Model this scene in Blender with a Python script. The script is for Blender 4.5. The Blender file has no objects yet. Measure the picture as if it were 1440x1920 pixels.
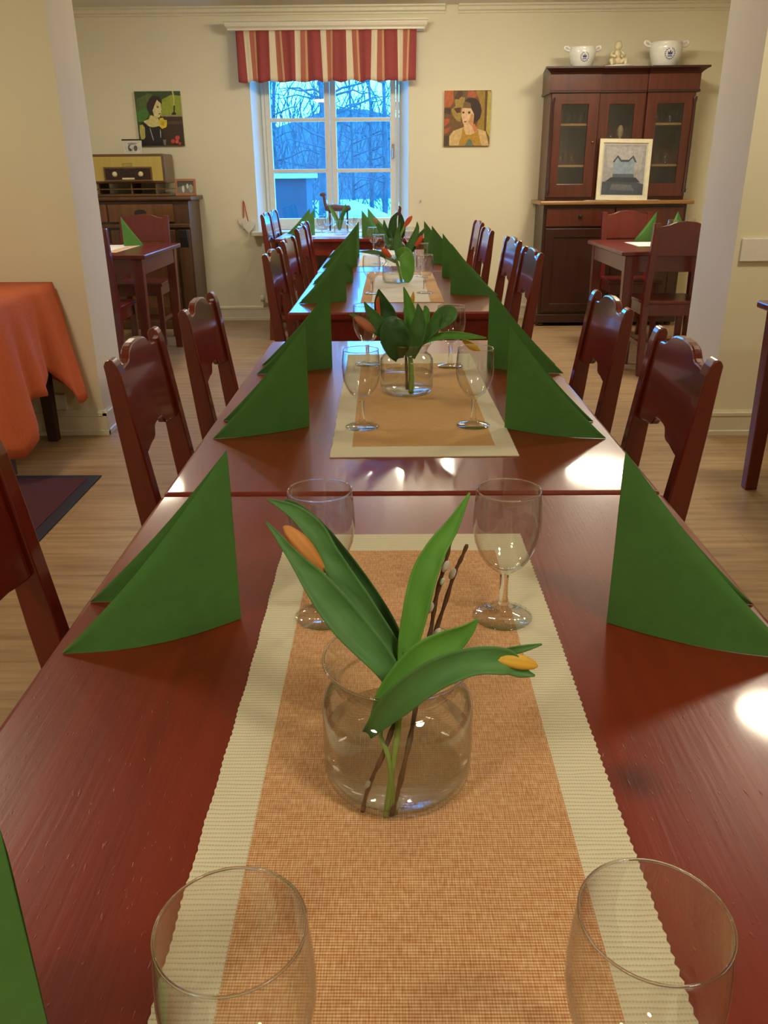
import bpy, bmesh, math, random
from mathutils import Vector, Matrix
random.seed(7)
PI = math.pi
R = math.radians
SC = bpy.context.scene
COL = SC.collection

# ------------------------------------------------------------------ camera
def make_camera():
    pitch, yaw, roll = R(22.57), R(-0.637), R(0.495)
    cp, sp, cy, sy, cr, sr = math.cos(pitch), math.sin(pitch), math.cos(yaw), math.sin(yaw), math.cos(roll), math.sin(roll)
    right0 = Vector((cy, -sy, 0)); f0 = Vector((sy, cy, 0)); z = Vector((0, 0, 1))
    fwd = f0 * cp - z * sp
    up0 = f0 * sp + z * cp
    right = right0 * cr - up0 * sr
    up = right0 * sr + up0 * cr
    m = Matrix(((right.x, up.x, -fwd.x), (right.y, up.y, -fwd.y), (right.z, up.z, -fwd.z))).to_4x4()
    m.translation = Vector((-0.0055, 0, 1.2115))
    cam = bpy.data.cameras.new('camera'); o = bpy.data.objects.new('camera', cam); COL.objects.link(o)
    cam.sensor_fit = 'VERTICAL'; cam.sensor_height = 36.0; cam.lens = 1528.2 / 1920 * 36
    cam.clip_start = 0.02; cam.clip_end = 200
    o.matrix_world = m
    SC.camera = o
make_camera()

# ------------------------------------------------------------------ world (blue dusk outside), exposure
SKY_STRENGTH = 24.0
LAMP_STRENGTH = 60.0
LAMP_COLOR = (1.0, 0.895, 0.66)
w = bpy.data.worlds.new('dusk'); SC.world = w; w.use_nodes = True
bg = w.node_tree.nodes['Background']
bg.inputs[0].default_value = (0.035, 0.34, 1.0, 1); bg.inputs[1].default_value = SKY_STRENGTH
vs = SC.view_settings
vs.view_transform = 'Standard'; vs.look = 'None'; vs.exposure = -0.05; vs.gamma = 1.0
try: vs.use_curve_mapping = False
except Exception: pass
cyc = SC.cycles
cyc.use_denoising = True
cyc.max_bounces = 24; cyc.diffuse_bounces = 4; cyc.glossy_bounces = 6; cyc.transmission_bounces = 24; cyc.transparent_max_bounces = 16
cyc.caustics_reflective = False; cyc.caustics_refractive = True
cyc.sample_clamp_indirect = 6.0; cyc.blur_glossy = 0.6

# ------------------------------------------------------------------ materials
MATS = {}
def srgb(r, g, b):
    f = lambda c: ((c / 255) / 12.92) if c / 255 <= 0.04045 else (((c / 255) + 0.055) / 1.055) ** 2.4
    return (f(r), f(g), f(b), 1)
class NT:
    def __init__(s, name):
        s.m = bpy.data.materials.new(name); s.m.use_nodes = True
        s.t = s.m.node_tree; s.b = s.t.nodes['Principled BSDF']; s.out = s.t.nodes['Material Output']
        MATS[name] = s.m
    def n(s, typ, **kw):
        nd = s.t.nodes.new(typ)
        for k, v in kw.items():
            if k.startswith('i_'):
                key = k[2:]
                key = int(key) if key.isdigit() else key
                nd.inputs[key].default_value = v
            else: setattr(nd, k, v)
        return nd
    def l(s, a, b): s.t.links.new(a, b)
    def math(s, op, a, b=None):
        nd = s.t.nodes.new('ShaderNodeMath'); nd.operation = op
        for i, x in enumerate((a, b)):
            if x is None: continue
            if isinstance(x, (int, float)): nd.inputs[i].default_value = x
            else: s.l(x, nd.inputs[i])
        return nd.outputs[0]
    def coord(s, kind='Object', scale=(1, 1, 1)):
        tc = s.n('ShaderNodeTexCoord'); mp = s.n('ShaderNodeMapping'); mp.inputs['Scale'].default_value = scale
        s.l(tc.outputs[kind], mp.inputs['Vector']); return mp.outputs[0]
    def noise(s, vec, scale=5, detail=3, rough=0.5):
        nd = s.n('ShaderNodeTexNoise'); nd.inputs['Scale'].default_value = scale; nd.inputs['Detail'].default_value = detail; nd.inputs['Roughness'].default_value = rough
        s.l(vec, nd.inputs['Vector']); return nd.outputs[0]
    def ramp(s, fac, stops, interp='LINEAR'):
        nd = s.n('ShaderNodeValToRGB'); cr = nd.color_ramp; cr.interpolation = interp
        while len(cr.elements) < len(stops): cr.elements.new(0.5)
        for e, (p, c) in zip(cr.elements, stops): e.position = p; e.color = c
        s.l(fac, nd.inputs[0]); return nd.outputs[0]
    def mix(s, fac, a, b):
        nd = s.n('ShaderNodeMix'); nd.data_type = 'RGBA'
        for sock, x in ((nd.inputs[0], fac), (nd.inputs[6], a), (nd.inputs[7], b)):
            if isinstance(x, (int, float, tuple)): sock.default_value = x
            else: s.l(x, sock)
        return nd.outputs[2]
    def bump(s, h, strength=0.3, dist=0.002):
        nd = s.n('ShaderNodeBump'); nd.inputs['Strength'].default_value = strength; nd.inputs['Distance'].default_value = dist
        s.l(h, nd.inputs['Height']); s.l(nd.outputs[0], s.b.inputs['Normal'])
    def base(s, c):
        if isinstance(c, tuple): s.b.inputs['Base Color'].default_value = c
        else: s.l(c, s.b.inputs['Base Color'])
    def set(s, **kw):
        for k, v in kw.items(): s.b.inputs[k.replace('_', ' ')].default_value = v
        return s

def plain(name, col, rough=0.5, var=0.08, scale=30, bump=0.0, coat=0.0, metal=0.0, sheen=0.0):
    m = NT(name)
    v = m.coord()
    n = m.noise(v, scale, 4)
    dark = tuple(c * (1 - var * 1.5) for c in col[:3]) + (1,); lite = tuple(min(1, c * (1 + var * 1.5)) for c in col[:3]) + (1,)
    m.base(m.ramp(n, [(0.3, dark), (0.7, lite)]))
    m.set(Roughness=rough, Metallic=metal, Coat_Weight=coat, Sheen_Weight=sheen)
    if bump: m.bump(n, bump, 0.001)
    return m.m

def m_paint(name, col, rough=0.22, streak=(60, 3, 60), coat=.35, coat_rough=.1):
    m = NT(name)
    v = m.coord('Object', streak); big = m.noise(m.coord(), 4, 3)
    n = m.noise(v, 1.0, 4); fine = m.noise(m.coord('Object', (1, .35, 1)), 260, 2)
    dark = tuple(c * .82 for c in col[:3]) + (1,); lite = tuple(c * 1.2 for c in col[:3]) + (1,)
    m.base(m.mix(0.35, m.ramp(n, [(0.3, dark), (0.7, lite)]), m.ramp(big, [(0.2, dark), (0.8, lite)], 'EASE')))
    m.set(Roughness=rough)
    pits = m.ramp(fine, [(0.66, (0, 0, 0, 1)), (0.74, (1, 1, 1, 1))])
    ridge = m.noise(m.coord('Object', tuple(s * 4 for s in streak)), 1.0, 3)
    h = m.math('ADD', m.math('ADD', m.math('MULTIPLY', n, 0.5), m.math('MULTIPLY', ridge, 0.3)), m.math('MULTIPLY', pits, 0.4))
    m.bump(h, 0.3, 0.0012)
    m.set(Coat_Weight=coat, Coat_Roughness=coat_rough)
    return m
def m_tabletop():
    m = m_paint('red_brown_table_paint', srgb(126, 38, 21), 0.34, (55, 2.5, 55), .5, .07)
    # a soft dark round spot mixed into the base colour
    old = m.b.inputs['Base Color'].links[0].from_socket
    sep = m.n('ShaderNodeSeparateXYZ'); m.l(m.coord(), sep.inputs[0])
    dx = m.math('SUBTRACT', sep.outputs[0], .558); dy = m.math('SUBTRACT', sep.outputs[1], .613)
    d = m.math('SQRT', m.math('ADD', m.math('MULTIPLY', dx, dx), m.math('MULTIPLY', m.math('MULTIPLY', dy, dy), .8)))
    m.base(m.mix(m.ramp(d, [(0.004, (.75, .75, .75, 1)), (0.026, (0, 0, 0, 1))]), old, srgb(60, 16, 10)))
    return m.m
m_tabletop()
m_paint('red_brown_chair_paint', srgb(106, 31, 19), 0.25, (30, 30, 4), .75, .09)
m_paint('dark_red_paint', srgb(98, 26, 18), 0.3, (30, 30, 4))
plain('dark_leg_wood', srgb(52, 28, 16), 0.5, .15, 20)

def m_floor():
    m = NT('oak_laminate')
    br = m.n('ShaderNodeTexBrick', offset=0.37, offset_frequency=2)
    br.inputs['Scale'].default_value = 1.0
    br.inputs['Brick Width'].default_value = 1.25; br.inputs['Row Height'].default_value = 0.17
    br.inputs['Mortar Size'].default_value = 0.0012; br.inputs['Bias'].default_value = 0
    br.inputs['Color1'].default_value = srgb(172, 140, 100); br.inputs['Color2'].default_value = srgb(154, 122, 86); br.inputs['Mortar'].default_value = srgb(110, 84, 58)
    m.l(m.coord(), br.inputs['Vector'])
    g = m.noise(m.coord('Object', (1.6, 22, 1)), 1.6, 6, .6)
    g2 = m.noise(m.coord('Object', (.8, 6, 1)), 2.2, 3, .5)
    grain = m.ramp(g, [(0.3, srgb(116, 88, 58)), (0.6, srgb(190, 158, 118))])
    c = m.mix(0.5, br.outputs[0], grain)
    c = m.mix(m.math('MULTIPLY', m.ramp(g2, [(0.5, (0, 0, 0, 1)), (0.72, (1, 1, 1, 1))]), .35), c, srgb(120, 90, 60))
    m.base(c); m.set(Roughness=0.38)
    m.bump(g, .08, .001)
m_floor()

def m_wall(name, col, v=.03):
    m = NT(name)
    n = m.noise(m.coord(), 180, 2); big = m.noise(m.coord(), 1.3, 2)
    dark = tuple(c * (1 - v) for c in col[:3]) + (1,); lite = tuple(c * (1 + v) for c in col[:3]) + (1,)
    m.base(m.ramp(big, [(0.3, dark), (0.7, lite)])); m.set(Roughness=0.75)
    m.bump(n, .12, .0006)
m_wall('cream_wall_paint', srgb(230, 222, 194))
m_wall('ceiling_paint', srgb(228, 222, 205))
plain('trim_paint', srgb(224, 216, 192), .4, .02)
plain('window_paint', srgb(226, 222, 208), .35, .02)
plain('white_plastic', srgb(232, 228, 218), .4, .02)
plain('radiator_enamel', srgb(214, 206, 182), .4, .02)

def m_napkin():
    m = NT('green_paper_napkin')
    n = m.noise(m.coord(), 55, 4); f = m.noise(m.coord(), 700, 2)
    m.base(m.ramp(n, [(0.3, srgb(69, 119, 52)), (0.7, srgb(73, 126, 56))]))
    m.set(Roughness=0.85, Sheen_Weight=0.5); m.bump(f, .25, .0005)
    m.b.inputs['Sheen Tint'].default_value = srgb(170, 220, 130)
m_napkin()

def m_rib(name, c1, c2, period=0.0041):
    m = NT(name)
    sep = m.n('ShaderNodeSeparateXYZ'); m.l(m.coord(), sep.inputs[0])
    wob = m.noise(m.coord('Object', (9, 40, 1)), 2, 2)
    yy = m.math('ADD', sep.outputs[1], m.math('MULTIPLY', wob, 0.004))
    s1 = m.math('SINE', m.math('MULTIPLY', yy, 2 * PI / period))
    x1 = m.math('SINE', m.math('MULTIPLY', sep.outputs[0], 2 * PI / 0.0022))
    h = m.math('ADD', s1, m.math('MULTIPLY', x1, 0.25))
    hh = m.math('ADD', m.math('MULTIPLY', h, 0.4), 0.5)
    m.base(m.ramp(hh, [(0.0, c2), (0.35, c1)])); m.set(Roughness=.9); m.bump(hh, .5, .0008)
m_rib('cream_ribbed_cotton', srgb(234, 226, 198), srgb(196, 184, 150))
m_rib('white_ribbed_cotton', srgb(232, 228, 218), srgb(205, 198, 184))
m_rib('tan_ribbed_cotton', srgb(214, 170, 116), srgb(180, 132, 84))

def m_weave(name, cd, cm, cl):
    m = NT(name)
    sep = m.n('ShaderNodeSeparateXYZ'); m.l(m.coord(), sep.inputs[0])
    sx = m.math('SINE', m.math('MULTIPLY', sep.outputs[0], 2 * PI / 0.0018))
    sy = m.math('SINE', m.math('MULTIPLY', sep.outputs[1], 2 * PI / 0.0022))
    n = m.noise(m.coord('Object', (620, 110, 1)), 1, 2); n2 = m.noise(m.coord('Object', (50, 480, 1)), 1, 2)
    h = m.math('ADD', m.math('ADD', m.math('MULTIPLY', sx, .10), m.math('MULTIPLY', sy, .2)), m.math('ADD', m.math('MULTIPLY', n, .7), m.math('MULTIPLY', n2, .5)))
    m.base(m.ramp(h, [(0.25, cd), (0.55, cm), (0.95, cl)])); m.set(Roughness=.85); m.bump(h, .35, .0006)
m_weave('orange_woven_cotton', srgb(176, 110, 62), srgb(206, 150, 98), srgb(240, 208, 166))
m_weave('golden_woven_cotton', srgb(190, 140, 76), srgb(206, 160, 96), srgb(216, 176, 118))
m_weave('orange_tablecloth', srgb(196, 92, 52), srgb(206, 100, 58), srgb(214, 112, 70))

def m_glass(name, col=(1, 1, 1, 1), ior=1.48, thin=.5):
    m = NT(name); t = m.t
    g = m.n('ShaderNodeBsdfGlass'); g.inputs['Color'].default_value = col; g.inputs['IOR'].default_value = ior; g.inputs['Roughness'].default_value = 0
    tr = m.n('ShaderNodeBsdfTransparent'); tr.inputs[0].default_value = (.985, .99, .985, 1)
    mx = m.n('ShaderNodeMixShader'); mx.inputs[0].default_value = thin; m.l(g.outputs[0], mx.inputs[1]); m.l(tr.outputs[0], mx.inputs[2])
    m.l(mx.outputs[0], m.out.inputs['Surface']); t.nodes.remove(m.b)
m_glass('solid_glass', (.985, .99, .985, 1), 1.48, 0)
m_glass('water', (.985, .995, .99, 1), 1.16, .45)
def m_pane(name, tint):
    m = NT(name); t = m.t
    lw = m.n('ShaderNodeLayerWeight'); lw.inputs['Blend'].default_value = .5
    fr = m.math('ADD', m.math('MULTIPLY', m.math('POWER', lw.outputs['Facing'], 3.4), .9), .05)
    tr = m.n('ShaderNodeBsdfTransparent'); tr.inputs[0].default_value = tint
    gl = m.n('ShaderNodeBsdfGlossy'); gl.inputs['Roughness'].default_value = 0.02
    mx = m.n('ShaderNodeMixShader'); m.l(fr, mx.inputs[0]); m.l(tr.outputs[0], mx.inputs[1]); m.l(gl.outputs[0], mx.inputs[2])
    m.l(mx.outputs[0], m.out.inputs['Surface']); t.nodes.remove(m.b)
m_pane('window_pane_glass', (.95, .98, 1, 1)); m_pane('clear_glass', (.97, .975, .97, 1)); m_pane('vase_glass', (.98, .988, .98, 1))

def m_leaf(name, c1, c2, c3):
    m = NT(name)
    n = m.noise(m.coord('Object', (1, 1, .3)), 60, 3); st = m.noise(m.coord('UV', (40, 1.2, 1)), 1.5, 3)
    c = m.mix(.5, m.ramp(n, [(.3, c1), (.7, c2)]), m.ramp(st, [(.3, c2), (.7, c3)]))
    m.base(c); m.set(Roughness=.55, Specular_IOR_Level=.35)
    m.b.inputs['Subsurface Weight'].default_value = 0.0
    m.bump(st, .15, .0005)
m_leaf('tulip_leaf', srgb(70, 116, 62), srgb(84, 134, 72), srgb(102, 152, 86))
m_leaf('tulip_leaf_bright', srgb(82, 146, 54), srgb(102, 166, 66), srgb(124, 182, 84))
m_leaf('tulip_leaf_dark', srgb(44, 84, 44), srgb(56, 100, 50), srgb(70, 114, 60))
m_leaf('tulip_stem', srgb(120, 156, 62), srgb(140, 172, 78), srgb(150, 180, 90))
m_leaf('orange_petal', srgb(206, 124, 52), srgb(222, 148, 78), srgb(232, 170, 104))
m_leaf('yellow_petal', srgb(222, 160, 40), srgb(232, 182, 60), srgb(238, 200, 96))
m_leaf('red_petal', srgb(214, 74, 34), srgb(226, 92, 48), srgb(230, 120, 76))
m_leaf('salmon_petal', srgb(200, 104, 84), srgb(212, 124, 100), srgb(170, 150, 90))
m_leaf('purple_petal', srgb(84, 54, 92), srgb(104, 68, 108), srgb(120, 90, 120))
plain('willow_bark', srgb(98, 66, 40), .6, .25, 90, .4)
plain('catkin_fur', srgb(206, 200, 184), .9, .08, 300, .3, sheen=.5)

def m_wood(name, c1, c2, rough=.35, axis=(14, 14, 1.2), coat=.2):
    m = NT(name)
    n = m.noise(m.coord('Object', axis), 2.2, 6, .62); b = m.noise(m.coord(), 3, 3)
    c = m.mix(.3, m.ramp(n, [(.28, c1), (.72, c2)]), m.ramp(b, [(.3, c1), (.7, c2)]))
    m.base(c); m.set(Roughness=rough, Coat_Weight=coat, Coat_Roughness=.2); m.bump(n, .1, .001)
m_wood('mahogany', srgb(56, 22, 13), srgb(102, 44, 25))
m_wood('mahogany_dark', srgb(40, 18, 12), srgb(64, 30, 19))
m_wood('dark_walnut', srgb(62, 38, 20), srgb(98, 64, 36), .45)
m_wood('walnut_panel', srgb(80, 48, 24), srgb(128, 84, 44), .4)
m_wood('ledge_wood', srgb(120, 78, 40), srgb(170, 122, 66), .35, (1.2, 14, 14))
m_wood('radio_walnut', srgb(84, 56, 30), srgb(120, 84, 46), .35, (1.5, 14, 14))
m_wood('frame_wood', srgb(140, 84, 46), srgb(170, 108, 62), .45)
m_weave('radio_cloth', srgb(164, 140, 66), srgb(186, 162, 84), srgb(200, 178, 100))
plain('radio_dark', srgb(48, 24, 14), .25, .2)
plain('ivory', srgb(214, 200, 160), .35, .05)
plain('porcelain', srgb(232, 230, 224), .18, .02, coat=.5)
plain('blue_glaze', srgb(76, 86, 136), .25, .1)
plain('statue_cream', srgb(220, 206, 168), .5, .06)
plain('statue_shade', srgb(150, 124, 88), .55, .1)
plain('plaster_white', srgb(226, 220, 206), .7, .03)
plain('red_ribbon', srgb(190, 76, 58), .6, .08)
plain('gold_metal', srgb(190, 160, 96), .3, .05, metal=.9)
plain('steel', srgb(180, 180, 176), .3, .05, metal=.9)
plain('dark_iron', srgb(40, 34, 30), .5, .1)
plain('black_rubber', srgb(30, 26, 26), .7, .1, 200, .2)
plain('rug_pile', srgb(74, 26, 26), .95, .25, 260, .6)
plain('brown_figurine', srgb(104, 60, 50), .5, .12)
plain('frame_cream', srgb(216, 206, 178), .45, .04)
plain('mat_grey', srgb(196, 190, 178), .6, .03)
plain('black_frame', srgb(46, 40, 40), .4, .05)
plain('photo_paper', srgb(214, 206, 190), .5, .03)
plain('lace_white', srgb(226, 216, 196), .85, .04, 160, .3)
plain('canvas_edge', srgb(206, 194, 160), .8, .05)
plain('snow', (.5, .52, .54, 1), .6, .03, 6, .2)
plain('bark_grey', srgb(50, 49, 48), .8, .25, 14, .3)
plain('twig_brown', srgb(54, 53, 52), .8, .2, 8)
plain('shed_wood', srgb(30, 30, 34), .7, .15, 6)
plain('lamp_metal', srgb(224, 218, 204), .4, .02)
def m_emit(nm, s):
    m = NT(nm); e = m.n('ShaderNodeEmission'); e.inputs[0].default_value = LAMP_COLOR + (1,); e.inputs[1].default_value = s * LAMP_STRENGTH
    m.l(e.outputs[0], m.out.inputs['Surface']); m.t.nodes.remove(m.b)
m_emit('lamp_diffuser', 1.0); m_emit('spot_bulb', 5.0)
def m_valance():
    m = NT('striped_valance_cloth')
    sep = m.n('ShaderNodeSeparateXYZ'); m.l(m.coord('UV'), sep.inputs[0])
    fr = m.math('FRACT', m.math('MULTIPLY', sep.outputs[0], 7.05))
    n = m.noise(m.coord(), 320, 2)
    red1, red2 = srgb(146, 60, 60), srgb(166, 80, 78)
    red = m.ramp(n, [(.35, red1), (.65, red2)])
    st = m.ramp(fr, [(0, (0, 0, 0, 1)), (.30, (1, 1, 1, 1)), (.52, (.5, .5, .5, 1)), (.70, (.75, .75, .75, 1)), (.78, (0, 0, 0, 1))], 'CONSTANT')
    cream, rust, tan = srgb(226, 212, 182), srgb(178, 104, 84), srgb(204, 160, 120)
    a = m.mix(m.math('GREATER_THAN', st, .4), red, rust)
    a = m.mix(m.math('GREATER_THAN', st, .6), a, tan)
    a = m.mix(m.math('GREATER_THAN', st, .9), a, cream)
    m.base(a); m.set(Roughness=.9); m.bump(n, .2, .001)
m_valance()

# ------------------------------------------------------------------ geometry helpers
class G:
    """collects faces of one mesh"""
    def __init__(s): s.v = []; s.f = []; s.mi = []; s.uv = None
    def add(s, V, F, mi=0):
        o = len(s.v); s.v += [tuple(x) for x in V]; s.f += [tuple(i + o for i in f) for f in F]; s.mi += [mi] * len(F); return s
    def box(s, x0, x1, y0, y1, z0, z1, mi=0):
        V = [(x0, y0, z0), (x1, y0, z0), (x1, y1, z0), (x0, y1, z0), (x0, y0, z1), (x1, y0, z1), (x1, y1, z1), (x0, y1, z1)]
        return s.add(V, [(3, 2, 1, 0), (4, 5, 6, 7), (0, 1, 5, 4), (1, 2, 6, 5), (2, 3, 7, 6), (3, 0, 4, 7)], mi)
    def taper(s, cx, cy, z0, z1, a, b, dx=0, dy=0):
        V = [(cx + sx * a + dx, cy + sy * a + dy, z0) for sx, sy in ((-1, -1), (1, -1), (1, 1), (-1, 1))] + [(cx + sx * b, cy + sy * b, z1) for sx, sy in ((-1, -1), (1, -1), (1, 1), (-1, 1))]
        return s.add(V, [(3, 2, 1, 0), (4, 5, 6, 7), (0, 1, 5, 4), (1, 2, 6, 5), (2, 3, 7, 6), (3, 0, 4, 7)])
    def prism(s, pts, f0, f1, mi=0):
        """pts 2D outline; f0/f1 map a 2D point to its two 3D ends"""
        n = len(pts); V = [f0(p) for p in pts] + [f1(p) for p in pts]
        F = [tuple(range(n - 1, -1, -1)), tuple(range(n, 2 * n))] + [(i, (i + 1) % n, n + (i + 1) % n, n + i) for i in range(n)]
        return s.add(V, F, mi)
    def lathe(s, prof, seg=32, c=(0, 0, 0), mi=0, sx=1, sy=1, caps=True):
        V = []; F = []; rings = []
        for r, z in prof:
            if r < 1e-6:
                rings.append([len(V)]); V.append((c[0], c[1], c[2] + z))
            else:
                rings.append(list(range(len(V), len(V) + seg)))
                V += [(c[0] + r * math.cos(2 * PI * k / seg) * sx, c[1] + r * math.sin(2 * PI * k / seg) * sy, c[2] + z) for k in range(seg)]
        for a, b in zip(rings, rings[1:]):
            for k in range(seg):
                k2 = (k + 1) % seg
                if len(a) == 1 and len(b) == 1: continue
                if len(a) == 1: F.append((a[0], b[k2], b[k]))
                elif len(b) == 1: F.append((a[k], a[k2], b[0]))
                else: F.append((a[k], a[k2], b[k2], b[k]))
        return s.add(V, F, mi)
    def tube(s, path, rad, seg=8, mi=0, ridge=0):
        P = [Vector(p) for p in path]; n = len(P)
        rr = rad if isinstance(rad, (list, tuple)) else [rad] * n
        V = []; F = []
        t0 = (P[1] - P[0]).normalized(); ref = Vector((0, 0, 1)) if abs(t0.z) < .9 else Vector((1, 0, 0))
        nrm = (ref - t0 * ref.dot(t0)).normalized()
        for i in range(n):
            t = (P[min(i + 1, n - 1)] - P[max(i - 1, 0)]).normalized()
            nrm = (nrm - t * nrm.dot(t)).normalized(); b = t.cross(nrm)
            for k in range(seg):
                a = 2 * PI * k / seg; q = rr[i] * (1 - ridge * (1 - abs(math.cos(1.5 * a))))
                V.append(P[i] + (nrm * math.cos(a) + b * math.sin(a)) * q)
        for i in range(n - 1):
            for k in range(seg):
                F.append((i * seg + k, i * seg + (k + 1) % seg, (i + 1) * seg + (k + 1) % seg, (i + 1) * seg + k))
        F.append(tuple(range(seg - 1, -1, -1))); F.append(tuple(range((n - 1) * seg, n * seg)))
        return s.add(V, F, mi)
    def sphere(s, c, r, seg=12, rings=8, sc=(1, 1, 1), mi=0):
        prof = [(math.sin(PI * i / rings), -math.cos(PI * i / rings)) for i in range(rings + 1)]
        V = []; o = len(s.v); oo = G(); oo.lathe([(p[0] if 0 < i < rings else 0, p[1]) for i, p in enumerate(prof)], seg)
        return s.add([(c[0] + v[0] * r * sc[0], c[1] + v[1] * r * sc[1], c[2] + v[2] * r * sc[2]) for v in oo.v], oo.f, mi)
    def grid(s, fn, nu, nv, mi=0):
        V = [fn(i / nu, j / nv) for j in range(nv + 1) for i in range(nu + 1)]
        F = [(j * (nu + 1) + i, j * (nu + 1) + i + 1, (j + 1) * (nu + 1) + i + 1, (j + 1) * (nu + 1) + i) for j in range(nv) for i in range(nu)]
        return s.add(V, F, mi)
    def obj(s, name, mat, parent=None, smooth=False, bevel=0, solid=0, sub=0, loc=None, bseg=2, uvgrid=None):
        me = bpy.data.meshes.new(name); me.from_pydata(s.v, [], s.f)
        ms = mat if isinstance(mat, (list, tuple)) else [mat]
        for x in ms: me.materials.append(MATS[x])
        if len(ms) > 1: me.polygons.foreach_set('material_index', s.mi)
        if uvgrid:
            nu, nv = uvgrid; ul = me.uv_layers.new(name='UVMap')
            for l in me.loops:
                k = l.vertex_index; ul.data[l.index].uv = ((k % (nu + 1)) / nu, (k // (nu + 1)) / nv)
        bm = bmesh.new(); bm.from_mesh(me); bmesh.ops.recalc_face_normals(bm, faces=bm.faces) if not solid else None
        bm.to_mesh(me); bm.free()
        if smooth: me.polygons.foreach_set('use_smooth', [True] * len(me.polygons))
        me.update()
        o = bpy.data.objects.new(name, me); COL.objects.link(o)
        if parent is not None: o.parent = parent
        if loc is not None: o.location = loc
        if solid:
            md = o.modifiers.new('thickness', 'SOLIDIFY'); md.thickness = solid; md.offset = 0
        if bevel:
            md = o.modifiers.new('soft_edge', 'BEVEL'); md.width = bevel; md.segments = bseg; md.limit_method = 'ANGLE'; md.angle_limit = R(35)
        if sub:
            md = o.modifiers.new('smooth', 'SUBSURF'); md.levels = sub; md.render_levels = sub
        return o

def tag(o, label, cat, group=None, kind=None):
    o['label'] = label; o['category'] = cat
    if group: o['group'] = group
    if kind: o['kind'] = kind
    return o
def structure(o):
    o['kind'] = 'structure'; return o
def empty(name, loc=(0, 0, 0), rz=0, parent=None):
    o = bpy.data.objects.new(name, None); COL.objects.link(o); o.empty_display_size = .05
    o.location = loc; o.rotation_euler = (0, 0, rz)
    if parent is not None: o.parent = parent
    return o
def thing(name, label, cat, loc=(0, 0, 0), rz=0, group=None):
    return tag(empty(name, loc, rz), label, cat, group)
def copy_tree(o, parent=None):
    c = o.copy(); COL.objects.link(c)
    if parent is not None: c.parent = parent
    for ch in [x for x in COL.objects if x.parent == o]: copy_tree(ch, c)
    return c
def place(proto, used, loc, rz, label, group=None, scale=1.0):
    o = copy_tree(proto) if used else proto
    o.location = loc; o.rotation_euler = (0, 0, rz); o.scale = (scale,) * 3
    o['label'] = label
    if group: o['group'] = group
    return o
def catmull(P, k=5):
    out = []
    n = len(P)
    for i in range(n - 1):
        p0, p1, p2, p3 = P[max(i - 1, 0)], P[i], P[i + 1], P[min(i + 2, n - 1)]
        for j in range(k):
            t = j / k
            out.append(tuple(.5 * (2 * b + (c - a) * t + (2 * a - 5 * b + 4 * c - d) * t * t + (3 * b - a - 3 * c + d) * t ** 3) for a, b, c, d in zip(p0, p1, p2, p3)))
    out.append(tuple(P[-1])); return out

# ------------------------------------------------------------------ the room
NEAR_CEIL, BACK_CEIL = 2.46, 2.43
structure(G().box(-3.4, 3.4, -2.4, 7.7, -.1, 0).obj('floor', 'oak_laminate'))
structure(G().box(-3.4, 3.4, -2.4, 4.3, NEAR_CEIL, NEAR_CEIL + .1).obj('ceiling', 'ceiling_paint'))
structure(G().box(-3.4, 3.4, 4.3, 7.7, BACK_CEIL, BACK_CEIL + .1).obj('ceiling', 'ceiling_paint'))
structure(G().box(-3.4, -3.2, -2.4, 7.7, 0, 2.46).obj('wall_left', 'cream_wall_paint'))
structure(G().box(3.2, 3.4, -2.4, 7.7, 0, 2.46).obj('wall_right', 'cream_wall_paint'))
structure(G().box(-3.2, 3.2, -2.4, -2.2, 0, 2.46).obj('wall_front', 'cream_wall_paint'))
# partition with the wide opening between the two rooms
g = G()
out = [(-3.2, 0), (-1.455, 0), (-1.455, 2.1), (1.56, 2.1), (1.56, 0), (3.2, 0), (3.2, 2.46), (-3.2, 2.46)]
def yf(p): return 3.965 if p[0] < 0 else 3.905
g.prism(out, lambda p: (p[0], yf(p), p[1]), lambda p: (p[0], 4.31 if p[0] < 0 else 4.37, p[1]))
structure(g.obj('wall_partition', 'cream_wall_paint'))
# window wall: a ring with a splayed opening
def ring(A, B, C, D):
    V = []
    for (x0, x1, z0, z1, y) in (A, B, C, D): V += [(x0, y, z0), (x1, y, z0), (x1, y, z1), (x0, y, z1)]
    F = []
    for a, b in ((0, 4), (4, 8), (8, 12), (12, 0)):
        for k in range(4): F.append((a + k, a + (k + 1) % 4, b + (k + 1) % 4, b + k))
    return G().add(V, F)
ring((-3.4, 3.4, 0, 2.46, 7.44), (-1.15, .14, .735, 2.12, 7.44), (-1.085, .065, .735, 2.08, 7.60), (-3.4, 3.4, 0, 2.46, 7.66)).obj('wall_back', 'cream_wall_paint')
structure(bpy.data.objects['wall_back'])

def skirting(name, x0, x1, y, side=-1, h=.125):
    prof = [(0, 0), (.022, 0), (.022, .022), (.016, .026), (.016, h - .03), (.020, h - .026), (.020, h - .012), (.012, h - .008), (.008, h), (0, h)]
    o = G().prism(prof, lambda p: (x0, y + side * p[0], p[1]), lambda p: (x1, y + side * p[0], p[1])).obj(name, 'trim_paint')
    return structure(o)
def skirting_y(name, x, y0, y1, side, h=.125):
    prof = [(0, 0), (.022, 0), (.022, .022), (.016, .026), (.016, h - .03), (.020, h - .026), (.020, h - .012), (.012, h - .008), (.008, h), (0, h)]
    return structure(G().prism(prof, lambda p: (x + side * p[0], y0, p[1]), lambda p: (x + side * p[0], y1, p[1])).obj(name, 'trim_paint'))
skirting('baseboard_back', -3.2, 3.2, 7.44)
skirting('baseboard_partition', -3.2, -1.433, 3.965)
skirting('baseboard_partition', 1.538, 3.2, 3.905)
skirting_y('baseboard_opening', -1.455, 3.945, 4.31, 1)
skirting_y('baseboard_opening', 1.56, 3.885, 4.37, -1)
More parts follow.
